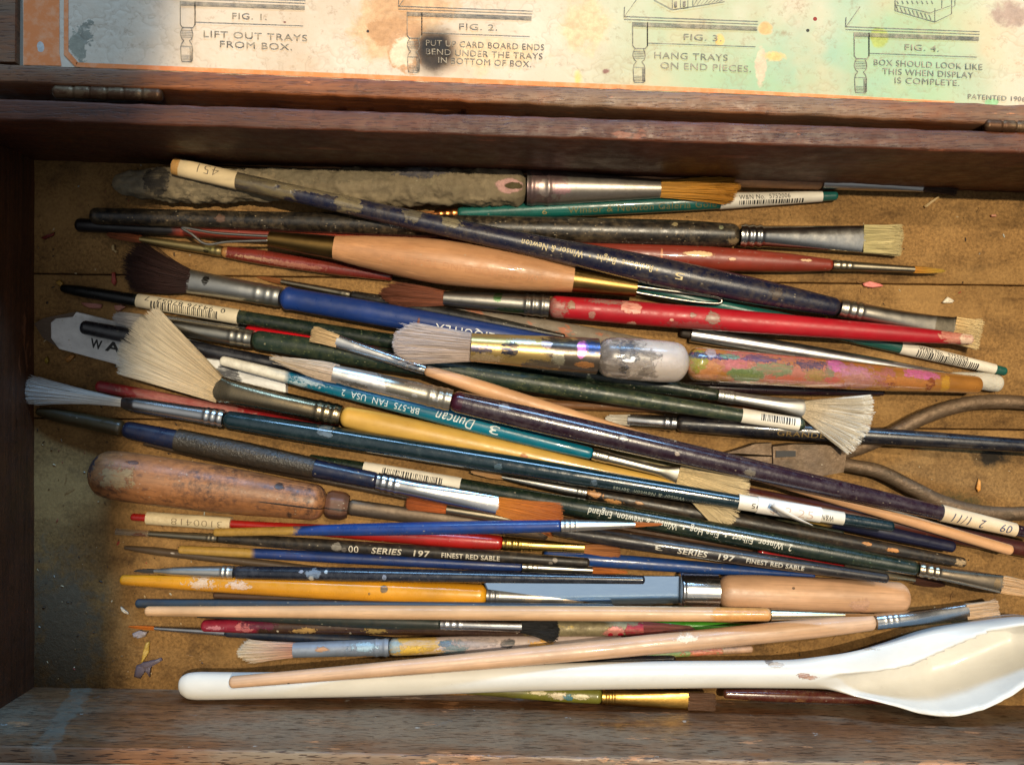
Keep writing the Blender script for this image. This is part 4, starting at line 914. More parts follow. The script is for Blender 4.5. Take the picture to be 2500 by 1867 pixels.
# lower rows
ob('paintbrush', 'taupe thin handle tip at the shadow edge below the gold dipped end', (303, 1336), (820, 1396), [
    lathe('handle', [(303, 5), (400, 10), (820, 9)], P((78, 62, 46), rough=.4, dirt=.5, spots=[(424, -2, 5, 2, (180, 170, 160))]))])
ob('paintbrush', 'navy sable brush with a longer gold dipped end and a silver ferrule, orange point', (435, 1341), (1532, 1396), [
    lathe('handle', [(435, 10), (620, 12), (900, 14), (1150, 14), (1276, 11)], P((22, 48, 104), rough=.32, dirt=.3, coat=.3, spots=[(520, 0, 100, 40, (168, 132, 62), .03)])),
    lathe('ferrule', [(1274, 12), (1350, 11), (1446, 7)], SIL2, cap='none', rings=(1290, 1302, 1314), ringw=4),
    tuft(x0=1444, x1=1532, r0=7, rm=10, r1=2, col=(182, 104, 44), n=300)])
ob('paintbrush', 'yellow ochre enamelled brush with a paint spattered grey ferrule under the knife blade', (293, 1415), (1424, 1463), [
    lathe('handle', [(293, 12), (500, 19), (850, 26), (1080, 28), (1191, 26)], P((206, 140, 26), rough=.28, dirt=.12, dirtcol=(150, 100, 30), coat=.4, spots=[(942, -10, 9, 8, (96, 80, 60), .4), (588, -3, 26, 9, (206, 180, 160), 1.0), (500, -2, 30, 12, (206, 178, 150), 1.3), (1115, 18, 6, 5, (216, 190, 140)), (907, 2, 3, 3, (120, 90, 50))])),
    lathe('ferrule', [(1189, 19), (1300, 17), (1424, 10)], P((160, 156, 150), rough=.35, metal=.9, dirt=.5, spots=[(1300, 2, 24, 8, (214, 190, 160), .8), (1392, 4, 16, 8, (222, 200, 176), .7)]), cap='none', rings=(1200, 1214), ringw=3)])
ob('palette_knife', 'palette knife with a mirror bright blade, silver collar and thick pale wood handle', (1180, 1424), (2220, 1459), [
    ('call', lambda b: knife_blade(b)),
    lathe('collar', [(1660, 39), (1668, 41), (1752, 41)], SIL, cap='none', rings=(1664,), ringw=4, ringh=.06),
    lathe('handle', [(1749, 39), (1850, 43), (2050, 41), (2220, 36)], P((206, 162, 126), rough=.45, dirt=.12, dirtcol=(150, 120, 96), grain=.5, spots=[(1926, -22, 3, 3, (60, 50, 40)), (2086, 14, 20, 14, (190, 150, 126), .9)]))], cat='palette knife', group=None)
OBS[-1].pr = [(1180, 14, 6), (1500, 34, 6), (1655, 34, 6), (1662, 39, 39), (1850, 43, 43), (2220, 34, 34)]
ob('paintbrush', 'glossy blue black brush with small grey point, its end resting on the knife blade', (327, 1393), (1575, 1415), [
    tuft(x0=380, x1=327, r0=4, rm=6, r1=2, col=(60, 60, 62), n=160),
    lathe('ferrule', [(378, 5), (430, 11), (500, 14), (576, 16)], ALU, cap='none', rings=(550, 562), ringw=3),
    lathe('handle', [(574, 16), (800, 17), (1100, 15), (1575, 10)], P((14, 18, 30), rough=.24, dirt=.25, dirtcol=(90, 94, 104), coat=.6, spots=[(775, -2, 16, 11, (110, 126, 146), .6), (770, 8, 6, 6, (170, 170, 166), .4), (806, -9, 5, 4, (170, 190, 210)), (745, -8, 5, 4, (140, 150, 170)), (948, 2, 5, 8, (120, 130, 150), .4)]))])
ob('paintbrush', 'blue handle tapering right behind the knife grip', (1325, 1357), (1990, 1405), [
    lathe('handle', [(1325, 15), (1500, 17), (1700, 15), (1990, 6)], P((20, 62, 128), rough=.34, dirt=.4, dirtcol=(70, 70, 70), coat=.2))])
ob('paintbrush', 'black lettered sable brush numbered 3, its dark end resting on the knife handle', (1345, 1293), (2170, 1412), [
    lathe('handle', [(1345, 12), (1550, 18), (1800, 18), (2170, 12)], P((24, 21, 24), rough=.36, dirt=.4, dirtcol=(84, 74, 64), coat=.2)),
    ('text', 'handle', '3', 1600, 1620, 4, 12, True, (196, 188, 172)), ('text', 'handle', 'SERIES', 1655, 1728, 3, 14, False, (196, 188, 172), .15, .02), ('text', 'handle', '197', 1754, 1794, 3, 14, False, (196, 188, 172), .1, .02), ('text', 'handle', 'FINEST RED SABLE', 1822, 1962, 3, 11, False, (188, 180, 164), 0, .02)])
ob('paintbrush', 'black lettered sable brush numbered 00 with a clear tube over its bristles', (284, 1297), (1440, 1373), [
    lathe('bristle_tube', [(284, 9), (366, 8)], P((150, 128, 100), rough=.12, dirt=.1, trans=.55, spots=[(345, 4, 18, 5, (120, 60, 24), .6)]), cap='none'),
    lathe('ferrule', [(364, 7), (450, 9), (535, 11)], NICK, cap='none', rings=(514, 524), ringw=3),
    lathe('handle', [(533, 11), (750, 15), (1100, 15), (1440, 11)], P((24, 21, 19), rough=.4, dirt=.5, dirtcol=(84, 72, 58), spots=[(830, 0, 12, 11, (130, 124, 116), .4), (848, 5, 6, 6, (110, 104, 98), .4), (1356, -2, 6, 6, (150, 140, 130)), (1346, 5, 5, 4, (140, 130, 120))])),
    ('text', 'handle', '00', 859, 883, 2, 17, False, (206, 198, 184)), ('text', 'handle', 'SERIES', 914, 988, 2, 15, False, (196, 188, 172), .2, .02), ('text', 'handle', '197', 1016, 1056, 2, 15, False, (196, 188, 172), .1, .02), ('text', 'handle', 'FINEST RED SABLE', 1084, 1224, 2, 12, False, (196, 188, 172), 0, .02)])
ob('paintbrush', 'red brush with gold ferrule, amber flat hair and a white numbered tag', (319, 1261), (1514, 1345), [
    lathe('handle', [(319, 9), (345, 9), (420, 9), (600, 10), (900, 17), (1130, 20), (1231, 17)], P((164, 26, 20), rough=.3, dirt=.25, coat=.3)),
    lathe('ferrule', [(1229, 17), (1300, 16), (1380, 12, 8), (1430, 11, 4)], GOLD, cap='none', rings=(1240, 1256, 1270), ringw=4),
    tuft(x0=1427, x1=1514, r0=10, rm=14, r1=17, z=.4, col=(170, 108, 54), tip=(150, 92, 46), n=500, flat=True, edge=.02),
    ('sticker', 360, 566, P((214, 196, 158), rough=.45, dirt=.3, dirtcol=(150, 120, 80)), K(over='handle', grow=1.7, name='tag', texts=[('3100418', 424, 548, 2, 17, True, (120, 104, 80), 0, -.015)]))])
ob('paintbrush', 'bright blue brush with a gold dipped end, silver ferrule and needle thin orange hair', (521, 1299), (1618, 1279), [
    lathe('handle', [(521, 10), (700, 11), (900, 15), (1200, 16), (1382, 14)], P((20, 56, 122), rough=.3, dirt=.25, coat=.3, spots=[(620, 0, 116, 40, (168, 132, 62), .2)])),
    lathe('ferrule', [(1380, 15), (1430, 13), (1554, 6)], ALU, cap='none', rings=(1392, 1404, 1416), ringw=3),
    tuft(x0=1550, x1=1618, r0=6, rm=5, r1=2, col=(176, 100, 44), n=200)])
ob('paintbrush', 'slate blue handle half hidden behind the long pale wooden one', (331, 1472), (1500, 1484), [
    lathe('handle', [(331, 11), (600, 12), (1500, 10)], P((38, 54, 70), rough=.4, dirt=.35))])
ob('paintbrush', 'lime green handle showing below the pale wooden brush', (1540, 1524), (1890, 1530), [
    lathe('handle', [(1540, 8), (1700, 10), (1890, 5)], P((70, 160, 40), rough=.3, dirt=.2, coat=.3))])
ob('paintbrush', 'stick streaked pink and leaf green between the pale brush and the spoon', (1440, 1609), (1838, 1583), [
    lathe('handle', [(1440, 8), (1838, 9)], P((190, 150, 120), rough=.5, dirt=.4, spots=[(1640, 0, 90, 20, (120, 140, 70), .9), (1720, 0, 40, 12, (200, 110, 80), .9)]))])
ob('paintbrush', 'blue black handle tucked along the upper side of the white spoon', (1130, 1620), (1650, 1608), [
    lathe('handle', [(1130, 9), (1400, 11), (1650, 8)], P((22, 24, 36), rough=.35, dirt=.4, coat=.3))])
ob('paintbrush', 'tiny navy brush with an orange point and silver ferrule above the lilac paint scrap', (313, 1529), (1180, 1580), [
    tuft(x0=380, x1=313, r0=4, rm=6, r1=2, col=(176, 98, 34), n=200),
    lathe('ferrule', [(378, 5), (460, 8), (551, 10)], SIL, cap='none'),
    lathe('handle', [(549, 11), (750, 13), (1180, 10)], P((28, 38, 56), rough=.35, dirt=.4))])
ob('paintbrush', 'dark brown brush with a crimson painted end and reddened bristles at the right', (491, 1527), (1694, 1535), [
    lathe('handle', [(491, 14), (630, 17), (900, 19), (1200, 20), (1370, 19)], P((50, 30, 22), rough=.3, dirt=.5, dirtcol=(80, 60, 40), coat=.3, spots=[(560, 0, 75, 40, (134, 30, 50), .1), (600, 0, 22, 10, (190, 110, 110), .9), (530, 2, 20, 5, (190, 120, 130), 1.0), (640, -8, 40, 12, (90, 24, 50), .8), (750, 6, 26, 7, (176, 140, 80), 1.1), (920, 4, 24, 8, (150, 124, 64), 1.2), (683, 8, 3, 3, (190, 180, 160)), (860, 12, 3, 3, (180, 170, 150)), (1320, 10, 30, 8, (130, 112, 60), 1.1)])),
    lathe('ferrule', [(1362, 20), (1470, 19), (1570, 16)], P((142, 130, 98), rough=.55, metal=.3, dirt=.6, dirtcol=(92, 80, 58), wear=(176, 150, 78), wa=.4, bump=.5, spots=[(1500, 6, 24, 16, (190, 120, 110), .6), (1490, 12, 6, 6, (176, 20, 44), .2), (1515, 12, 7, 6, (176, 20, 44), .2), (1550, 4, 26, 18, (150, 30, 48), .8)]), cap='none'),
    tuft(x0=1560, x1=1694, r0=16, rm=16, r1=5, z=.7, col=(124, 52, 48), tip=(112, 70, 54), n=600)])
ob('paintbrush', 'dark green brush with blunt jet black hair and a silver ferrule', (480, 1501), (1362, 1532), [
    lathe('handle', [(480, 6), (700, 12), (950, 17), (1083, 14)], P((34, 42, 38), rough=.4, dirt=.4)),
    lathe('ferrule', [(1081, 14), (1180, 13), (1276, 13, 11)], SIL, cap='none', rings=(1094, 1110, 1126), ringw=4),
    tuft(x0=1272, x1=1362, r0=14, rm=20, r1=27, z=.6, shift=8, col=(22, 21, 22), n=700, edge=.1, stray=.15, jit=.1)])
ob('paintbrush', 'long pale varnished wood brush with a tiny tapered ferrule, just under the knife', (354, 1491), (2140, 1501), [
    lathe('handle', [(354, 12), (500, 13), (1000, 17), (1500, 18), (1750, 17), (1893, 15)], P((210, 168, 126), rough=.4, dirt=.12, dirtcol=(160, 116, 76), grain=.45, coat=.15, spots=[(1820, 0, 72, 40, (206, 146, 80), .3)])),
    lathe('ferrule', [(1891, 14), (1960, 11), (2066, 4)], P((206, 190, 160), rough=.3, metal=1, dirt=.3), cap='none'),
    tuft(x0=2062, x1=2140, r0=4, rm=4, r1=1.5, col=(150, 110, 70), n=120)])
ob('paintbrush', 'brush smeared all over in grey blue, ochre and pink paint, dusty pink tuft', (584, 1590), (1520, 1562), [
    tuft(x0=720, x1=584, r0=17, rm=22, r1=27, z=.8, col=(176, 130, 112), tip=(204, 190, 166), n=800, edge=.2, stray=.08),
    lathe('ferrule', [(716, 18), (830, 19), (948, 21)], P((132, 140, 152), rough=.5, metal=.35, dirt=.3, spots=[(787, -4, 16, 6, (176, 130, 90), .6), (888, 20, 7, 5, (176, 120, 80)), (890, -6, 30, 10, (150, 176, 190), .9)]), cap='none', rings=(918, 940), ringw=4),
    lathe('handle', [(946, 21), (1100, 21), (1250, 18), (1520, 11)], P((186, 166, 158), rough=.5, dirt=.2, bump=.3, spots=[(1010, 2, 66, 30, (186, 146, 60), .5), (1000, 4, 40, 8, (214, 170, 60), .9), (960, -6, 20, 20, (140, 156, 160), .8), (1106, 2, 30, 18, (110, 126, 130), .8), (1090, -8, 18, 6, (90, 110, 130), .8), (1160, -8, 50, 9, (150, 136, 132), .8), (1238, -4, 18, 10, (70, 68, 70), .5), (1322, 0, 30, 10, (214, 156, 60), .7)]))])
ob('paintbrush', 'olive green flat brush with gold ferrule and brown hair below the spoon', (960, 1672), (1748, 1714), [
    lathe('handle', [(960, 6), (1200, 13), (1400, 18), (1473, 18)], P((112, 112, 40), rough=.4, dirt=.4, dirtcol=(74, 62, 34), coat=.2, spots=[(1315, -6, 20, 6, (206, 190, 150), .7), (1366, 0, 24, 9, (206, 190, 160), .7), (1418, -2, 20, 7, (206, 196, 160), .5), (1390, 2, 12, 8, (60, 120, 140), .7)])),
    lathe('ferrule', [(1471, 18), (1540, 19, 14), (1683, 23, 6)], P((186, 146, 76), rough=.32, metal=1, dirt=.5, dirtcol=(90, 70, 40), bump=.2), cap='none', rings=(1484, 1498), ringw=3),
    tuft(x0=1680, x1=1748, r0=20, r1=19, z=.3, col=(92, 64, 46), n=450, flat=True, edge=.02)], lift=.009)
ob('paintbrush', 'maroon handle with clear blistered varnish under the spoon bowl', (1765, 1693), (2190, 1707), [
    lathe('handle', [(1765, 10), (1900, 15), (2190, 12)], P((74, 28, 24), rough=.25, dirt=.5, dirtcol=(120, 90, 60), coat=.6, wear=(126, 86, 56), wa=.3))], lift=.005)
ob('mixing_spoon', 'big white plastic spoon with a deep scooped bowl at the right', (435, 1672), (2640, 1590), [('call', lambda b: spoon(b))], cat='spoon', group=None, lift=.003)
OBS[-1].pr = [(435, 33, 26), (1200, 34, 26), (1900, 38, 27), (2150, 60, 66), (2400, 90, 116), (2640, 60, 70)]
ob('paintbrush', 'long pale wood bristle brush lying over the white spoon handle', (559, 1665), (2438, 1484), [
    lathe('handle', [(559, 14), (800, 16), (1200, 21), (1700, 24), (1950, 24), (2125, 20)], P((212, 172, 138), rough=.42, dirt=.14, dirtcol=(150, 110, 80), grain=.5, coat=.1, spots=[(699, 14, 3, 3, (60, 40, 30)), (1650, -6, 26, 8, (226, 206, 186), 1.0)])),
    lathe('ferrule', [(2123, 20), (2200, 19), (2290, 18, 10), (2360, 19, 8)], SIL, cap='none', rings=(2146, 2160, 2174), ringw=3, ringh=.03),
    tuft(x0=2354, x1=2438, r0=18, r1=20, z=.35, col=(206, 176, 144), n=500, flat=True, edge=.03)], bow=7)
# across the heap: the metal tool and the clear brush
ob('metal_tool', 'slim tapered aluminium tube with a knurled white plastic end by the clear brush', (1660, 812), (2448, 938), [
    lathe('plug', [(1660, 9), (1690, 10)], P((40, 34, 30), rough=.6)),  # dark piece put in for the shade inside the tube's open end
    lathe('tube', [(1686, 19), (1900, 20), (2100, 17), (2328, 8)], P((206, 206, 206), rough=.32, metal=1, dirt=.15, dirtcol=(110, 96, 84)), cap='none'),
    lathe('knurled_end', [(2318, 9), (2360, 16), (2410, 22), (2448, 20)], P((206, 200, 186), rough=.5, dirt=.2, bump=1.0, sss=.2))], cat='modelling tool', group=None)
ob('paintbrush', 'chunky clear acrylic brush spattered with pink, green and gold paint, lilac grey hair', (955, 833), (2396, 940), [
    tuft(x0=1142, x1=955, r0=33, rm=41, r1=44, z=.55, col=(170, 152, 142), tip=(196, 182, 178), n=1500, edge=.22, jit=.04),
    lathe('ferrule', [(1138, 33), (1230, 36), (1320, 40), (1436, 43)], P((186, 154, 92), rough=.3, metal=.7, dirt=.25, spots=[(1420, 0, 76, 60, (112, 102, 94), .7), (1228, -2, 22, 16, (30, 36, 56), .6), (1160, 4, 30, 9, (84, 78, 96), .6), (1170, 24, 40, 10, (226, 196, 150), .6), (1400, 6, 90, 44, (104, 92, 80), .35), (1345, -22, 44, 18, (70, 60, 54), .6), (1340, 14, 14, 20, (176, 166, 140), .4), (1300, 30, 40, 12, (120, 108, 92), .5), (1396, -20, 14, 14, (226, 130, 196), .3), (1392, -4, 9, 12, (226, 130, 196), .5), (1402, 22, 22, 7, (220, 150, 90), .4), (1312, -18, 12, 8, (190, 160, 160), .6), (1422, -20, 24, 14, (60, 76, 120), .8), (1258, -22, 30, 6, (200, 190, 170), .8)]), cap='none'),
    lathe('grip', [(1432, 43), (1500, 49), (1580, 50), (1640, 46), (1658, 40)], P((190, 178, 170), rough=.3, dirt=.1, sss=.5, coat=.2, spots=[(1462, 4, 80, 54, (118, 108, 100), .9), (1530, 10, 40, 30, (150, 138, 128), 1.2), (1498, -10, 20, 30, (84, 84, 92), .9), (1502, 6, 15, 4, (240, 238, 236), .15), (1512, 0, 6, 5, (240, 238, 236), .1), (1492, 26, 10, 6, (70, 64, 58), .6), (1462, 44, 10, 6, (190, 176, 160), .5)])),
    lathe('handle', [(1652, 40), (1900, 38), (2100, 33), (2250, 27), (2396, 21)], P((202, 136, 62), rough=.12, dirt=.1, trans=.4, coat=.5, spots=[(1880, -2, 200, 40, (214, 134, 112), .7), (1760, -8, 30, 20, (224, 130, 130), 1.0), (1945, -16, 40, 10, (110, 90, 110), 1.2), (1880, 22, 50, 9, (220, 120, 96), 1.2), (2130, 0, 26, 22, (196, 120, 110), 1.2), (2150, 10, 12, 12, (120, 40, 40), 1.2), (2250, 2, 10, 26, (150, 70, 30), .8), (2290, 6, 12, 20, (226, 168, 60), .8), (1990, 0, 14, 18, (150, 140, 110), 1.0), (1690, 14, 36, 22, (226, 150, 90), .6), (1674, -10, 22, 26, (176, 170, 60), .7), (1700, -20, 60, 8, (56, 74, 126), .6), (1748, -22, 24, 6, (130, 170, 140), .5), (1790, 18, 44, 15, (132, 150, 90), .3), (1850, 0, 50, 16, (146, 152, 110), .7), (1820, -22, 50, 8, (120, 96, 130), .9), (2010, -20, 24, 14, (232, 124, 186), .5), (2060, -8, 50, 16, (214, 140, 160), .7), (2070, 14, 40, 18, (206, 140, 126), .7), (2000, 16, 20, 8, (226, 110, 100), .5), (2225, -14, 44, 12, (236, 122, 178), .6), (2190, 8, 60, 14, (212, 136, 70), .8), (1960, 6, 30, 14, (186, 150, 90), .8), (1704, -26, 12, 12, (206, 190, 196), .5)]))])

# ---- shapes that are not turned
def prism(top, z0, z1, bev=.0004):
    """outline (local xy, counter-clockwise) -> slab with a small chamfer"""
    n = len(top); c = np.mean(np.array(top), 0); V = []
    for (sc_, z) in ((1, z0), (1, z1 - bev), (.985, z1)):
        for p in top: V.append((c[0] + (p[0] - c[0]) * sc_, c[1] + (p[1] - c[1]) * sc_, z))
    F = [tuple(range(n))[::-1], tuple(range(2 * n, 3 * n))]
    for r in range(2):
        for j in range(n): F.append((r * n + j, r * n + (j + 1) % n, (r + 1) * n + (j + 1) % n, (r + 1) * n + j))
    return V, F
def loc(b, x, y):
    dx, dy = x - b.A[0], y - b.A[1]; ux, uy = (b.B[0] - b.A[0]) / b.L, (b.B[1] - b.A[1]) / b.L
    return ((dx * ux + dy * uy) * b.k, -(-dx * uy + dy * ux) * b.k)
def flat_pencil(b):
    k = b.k
    V, F = prism([loc(b, *p) for p in [(700, 1000), (150, 852), (130, 826), (130, 788), (142, 778), (183, 774), (192, 762), (700, 886)]], -.0022, .0022)
    o = mesh_obj('body', V, F, make_mat(P((232, 232, 230), rough=.5, dirt=.3, dirtcol=(120, 112, 100), spots=[(560, 0, 30, 20, (70, 70, 74), .6)]), b), b.root, smooth=False)
    V, F = prism([loc(b, *p) for p in [(152, 853), (108, 826), (86, 790), (110, 777), (184, 762), (192, 763), (183, 775), (142, 779), (131, 788), (131, 826)]], -.0021, .0012)
    mesh_obj('sharpened_tip', V, F, make_mat(P((112, 92, 74), rough=.6, dirt=.4, grain=.4), b), b.root, smooth=False)
    for (txt, xa, xb, y, h) in (('W', 226, 254, 836, 22), ('A', 262, 300, 843, 24), ('W', 304, 340, 852, 24)):
        V, F = text_mesh(txt, 0, .03, 1); V = np.array(V); mn, mx = V.min(0), V.max(0); P2 = []
        for v in V:
            u = (v[0] - mn[0]) / (mx[0] - mn[0]); q = loc(b, xa + (xb - xa) * u + 4 * v[1], y + 8 * u - (v[1] / .72 - .5) * h); P2.append((q[0], q[1], .00228))
        mesh_obj('lettering', P2, F, flat_mat((26, 24, 24)), o, smooth=False)
def curl(b):
    """the torn corner of the price label that stands up"""
    V = []; F = []
    for i in range(9):
        t = i / 8; q = loc(b, 1888 + 92 * t, 1229 + 46 * t); w_ = 13 * (1 - t) ** .7 * b.k
        for s_ in (-1, 1): V.append((q[0] + .2 * s_ * w_, q[1] + s_ * w_ * .5 - .002 * t * (1 - t), b.k * 30 + .0026 * math.sin(math.pi * min(1, t * .7 + .1)) + (s_ + 1) * .0006))
    for i in range(8): F.append((2 * i, 2 * i + 1, 2 * i + 3, 2 * i + 2))
    o = mesh_obj('torn_corner', V, F, make_mat(P((214, 210, 204), rough=.6, dirt=.15), b), b.root)
    m = o.modifiers.new('thick', 'SOLIDIFY'); m.thickness = .0002
def knife_blade(b):
    th = .0007
    out = [(1180, 1418), (1188, 1437), (1508, 1478), (1660, 1471), (1660, 1406), (1500, 1404), (1300, 1408)]
    V, F = prism([loc(b, *p) for p in out], 0, th, .0002)
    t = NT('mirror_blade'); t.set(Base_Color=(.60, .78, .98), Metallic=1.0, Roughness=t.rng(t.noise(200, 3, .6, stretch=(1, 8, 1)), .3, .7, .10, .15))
    # polished steel lying flat; the window's blue reflection is put into its base colour
    a = math.radians(0)
    V = [(x, y, z - y * math.tan(a)) for x, y, z in V]
    mesh_obj('blade', V, F, t.m, b.root, smooth=False)
def spoon(b):
    xs = np.concatenate([np.linspace(436, 480, 12), np.linspace(490, 1880, 50), np.linspace(1900, 2640, 90)])
    T_ = ([436, 440, 450, 465, 490, 600, 1000, 1329, 1600, 1925, 2047, 2170, 2291, 2413, 2500, 2570, 2620, 2640], [1668, 1655, 1646, 1641, 1639, 1640, 1632, 1619, 1613, 1610, 1597, 1565, 1532, 1512, 1503, 1510, 1535, 1565])
    B_ = ([436, 440, 450, 465, 490, 600, 1000, 1329, 1600, 1800, 2007, 2088, 2170, 2251, 2300, 2373, 2434, 2500, 2570, 2620, 2640], [1674, 1688, 1698, 1705, 1707, 1705, 1696, 1684, 1679, 1677, 1679, 1693, 1709, 1731, 1736, 1723, 1695, 1655, 1622, 1590, 1570])
    IT = ([1985, 2010, 2050, 2110, 2210, 2332, 2414, 2500, 2560, 2630], [1658, 1648, 1636, 1630, 1611, 1557, 1524, 1512, 1520, 1545])
    IB = ([1985, 2010, 2088, 2170, 2251, 2300, 2373, 2434, 2500, 2570, 2630], [1659, 1666, 1690, 1705, 1727, 1732, 1718, 1690, 1651, 1618, 1580])
    yT, yB = pchip(*T_, xs), pchip(*B_, xs); iT, iB = np.interp(xs, *IT), np.interp(xs, *IB)
    wI = np.clip((xs - 1985) / 120, 0, 1) * np.clip((2636 - xs) / 40, 0, 1); dep = .0215 * np.clip((xs - 1985) / 330, 0, 1) ** 1.1 * np.clip((2640 - xs) / 120, 0, 1) ** .6
    k = b.k; V = []; nt, nb = 34, 16; m = nt + nb
    for i, x in enumerate(xs):
        c, hw = (yT[i] + yB[i]) / 2, max(.5, (yB[i] - yT[i]) / 2); bowl = np.clip((x - 1930) / 260, 0, 1); bowl = bowl * bowl * (3 - 2 * bowl)
        rz = min(hw * k * .8, .0042); lift = .006 * bowl
        for j in range(nt):
            v = -1 + 2 * j / (nt - 1); y = c - v * hw      # v=+1 is the far edge
            zt = rz * math.sqrt(max(0, 1 - v * v)) ** .9
            if bowl > 0:
                far = 1 - (iT[i] - yT[i]) / hw; near = -1 + (yB[i] - iB[i]) / hw
                # flank falls away from the inner rim to the outline
                if v > far: zr = .0016 - .0042 * ((v - far) / max(.02, 1 - far)) ** 1.4
                elif v < near: zr = .0012 - .002 * ((near - v) / max(.02, near + 1)) ** 1.2
                else:
                    s_ = (v - near) / max(.05, far - near); zr = .0016 * s_ + .0012 * (1 - s_) - dep[i] * min(1, wI[i]) * (1 - abs(2 * s_ - 1) ** (5 if s_ > .5 else 2.6))
                zt = zt * (1 - bowl) + (zr + lift) * bowl
            q = loc(b, x, y); V.append((q[0], q[1], zt))
        for j in range(nb):
            v = 1 - 2 * (j + .5) / nb; y = c - v * hw * .985; zb = -rz * math.sqrt(max(0, 1 - v * v))
            if bowl > 0:
                zb = zb * (1 - bowl) + bowl * (lift - .003 - (dep[i] + .0014) * (1 - abs(v) ** 4.5))
            q = loc(b, x, y); V.append((q[0], q[1], zb))
    F = []
    for i in range(len(xs) - 1):
        for j in range(m): F.append((i * m + j, i * m + (j + 1) % m, (i + 1) * m + (j + 1) % m, (i + 1) * m + j))
    F.append(tuple(range(m))[::-1]); F.append(tuple((len(xs) - 1) * m + j for j in range(m)))
    o = mesh_obj('spoon_body', V, F, make_mat(P((208, 206, 200), rough=.36, dirt=.05, dirtcol=(180, 160, 130), coat=.15, bump=.02, spots=[(1888, -8, 10, 8, (120, 112, 106), .5), (1902, 0, 18, 5, (190, 176, 160), .5), (1962, 24, 14, 6, (150, 110, 96), .5), (1980, 30, 16, 5, (170, 130, 110), .6), (1738, -29, 14, 4, (150, 120, 160), .7), (2110, -30, 34, 2, (176, 168, 156), .8)]), b, 'white_plastic'), b.root)
    bm = bmesh.new(); bm.from_mesh(o.data); bmesh.ops.recalc_face_normals(bm, faces=bm.faces[:]); bm.to_mesh(o.data); bm.free()

# ------------------------------------------------------------------ pliers (on the tray floor)
def pliers():
    z = .0052
    root = empty('pliers', 'grey steel pliers lying open with long curved worn handles under the brushes', 'pliers', at(1966, 1117, 0))
    m = P((116, 96, 76), rough=.55, metal=.6, dirt=.8, dirtcol=(92, 72, 52), bump=.6, wear=(96, 80, 62), wa=.5)
    base = root.location
    def p(x, y, zz=z): return at(x, y, zz) - base
    V, F = prism([(p(*q).x, p(*q).y) for q in [(2052, 1150), (2000, 1160), (1946, 1158), (1880, 1140), (1878, 1088), (1930, 1082), (2010, 1084), (2060, 1098)]], .001, .0092, .0012)
    mesh_obj('joint', V, F, make_mat(m, None, 'old_steel'), root, smooth=False)
    V, F = prism([(p(*q).x, p(*q).y) for q in [(1880, 1110), (1810, 1106), (1770, 1104), (1800, 1095), (1840, 1082), (1879, 1080)]], .002, .008, .0008)
    mesh_obj('jaw', V, F, make_mat(m, None, 'old_steel'), root, smooth=False)
    V, F = prism([(p(*q).x, p(*q).y) for q in [(1880, 1135), (1830, 1124), (1790, 1112), (1880, 1113)]], .002, .008, .0008)
    mesh_obj('jaw', V, F, make_mat(m, None, 'old_steel'), root, smooth=False)
    V, F = prism([(p(*q).x, p(*q).y) for q in [(1934, 1112), (1886, 1114), (1886, 1098), (1934, 1098)]], .0094, .0097, .0001)
    mesh_obj('slot', V, F, flat_mat((22, 16, 12)), root, smooth=False)  # near-black plate laid on top for the shade inside the joint's deep recess
    rf = lambda t: .0024 + .0004 * math.sin(t * 3)
    up = [(2030, 1110), (2090, 1096), (2170, 1062), (2260, 1016), (2350, 988), (2440, 980), (2540, 986)]
    dn = [(2030, 1128), (2085, 1138), (2150, 1152), (2230, 1192), (2300, 1226), (2380, 1248), (2470, 1254), (2550, 1248)]
    zs = []
    for pts in (up, dn):
        V, F = tube([p(x, y) for x, y in pts], .0024, 14, rfun=rf, flatz=.8)
        mesh_obj('handle', V, F, make_mat(m, None, 'old_steel'), root)
        q = [at(x, y, z) for x, y in pts]; xs = np.linspace(0, len(q) - 1, 60); I = np.arange(len(q))
        placed.append((np.interp(xs, I, [v.x for v in q]), np.interp(xs, I, [v.y for v in q]), np.full(60, z), np.full(60, .0024), np.full(60, .0022)))
    placed.append((np.linspace(at(1790, 0, z).x, at(2052, 0, z).x, 30), np.full(30, at(0, 1118, z).y), np.full(30, z), np.full(30, .0055), np.full(30, .0042)))
placed = []
pliers()
for o_ in OBS:
    zz_ = o_.settle(placed)
    o_.build()
    if VERB: print("%-14s z %.1f..%.1f  %s" % (o_.name, o_.z0*1000, o_.z1*1000, o_.label[:60]))

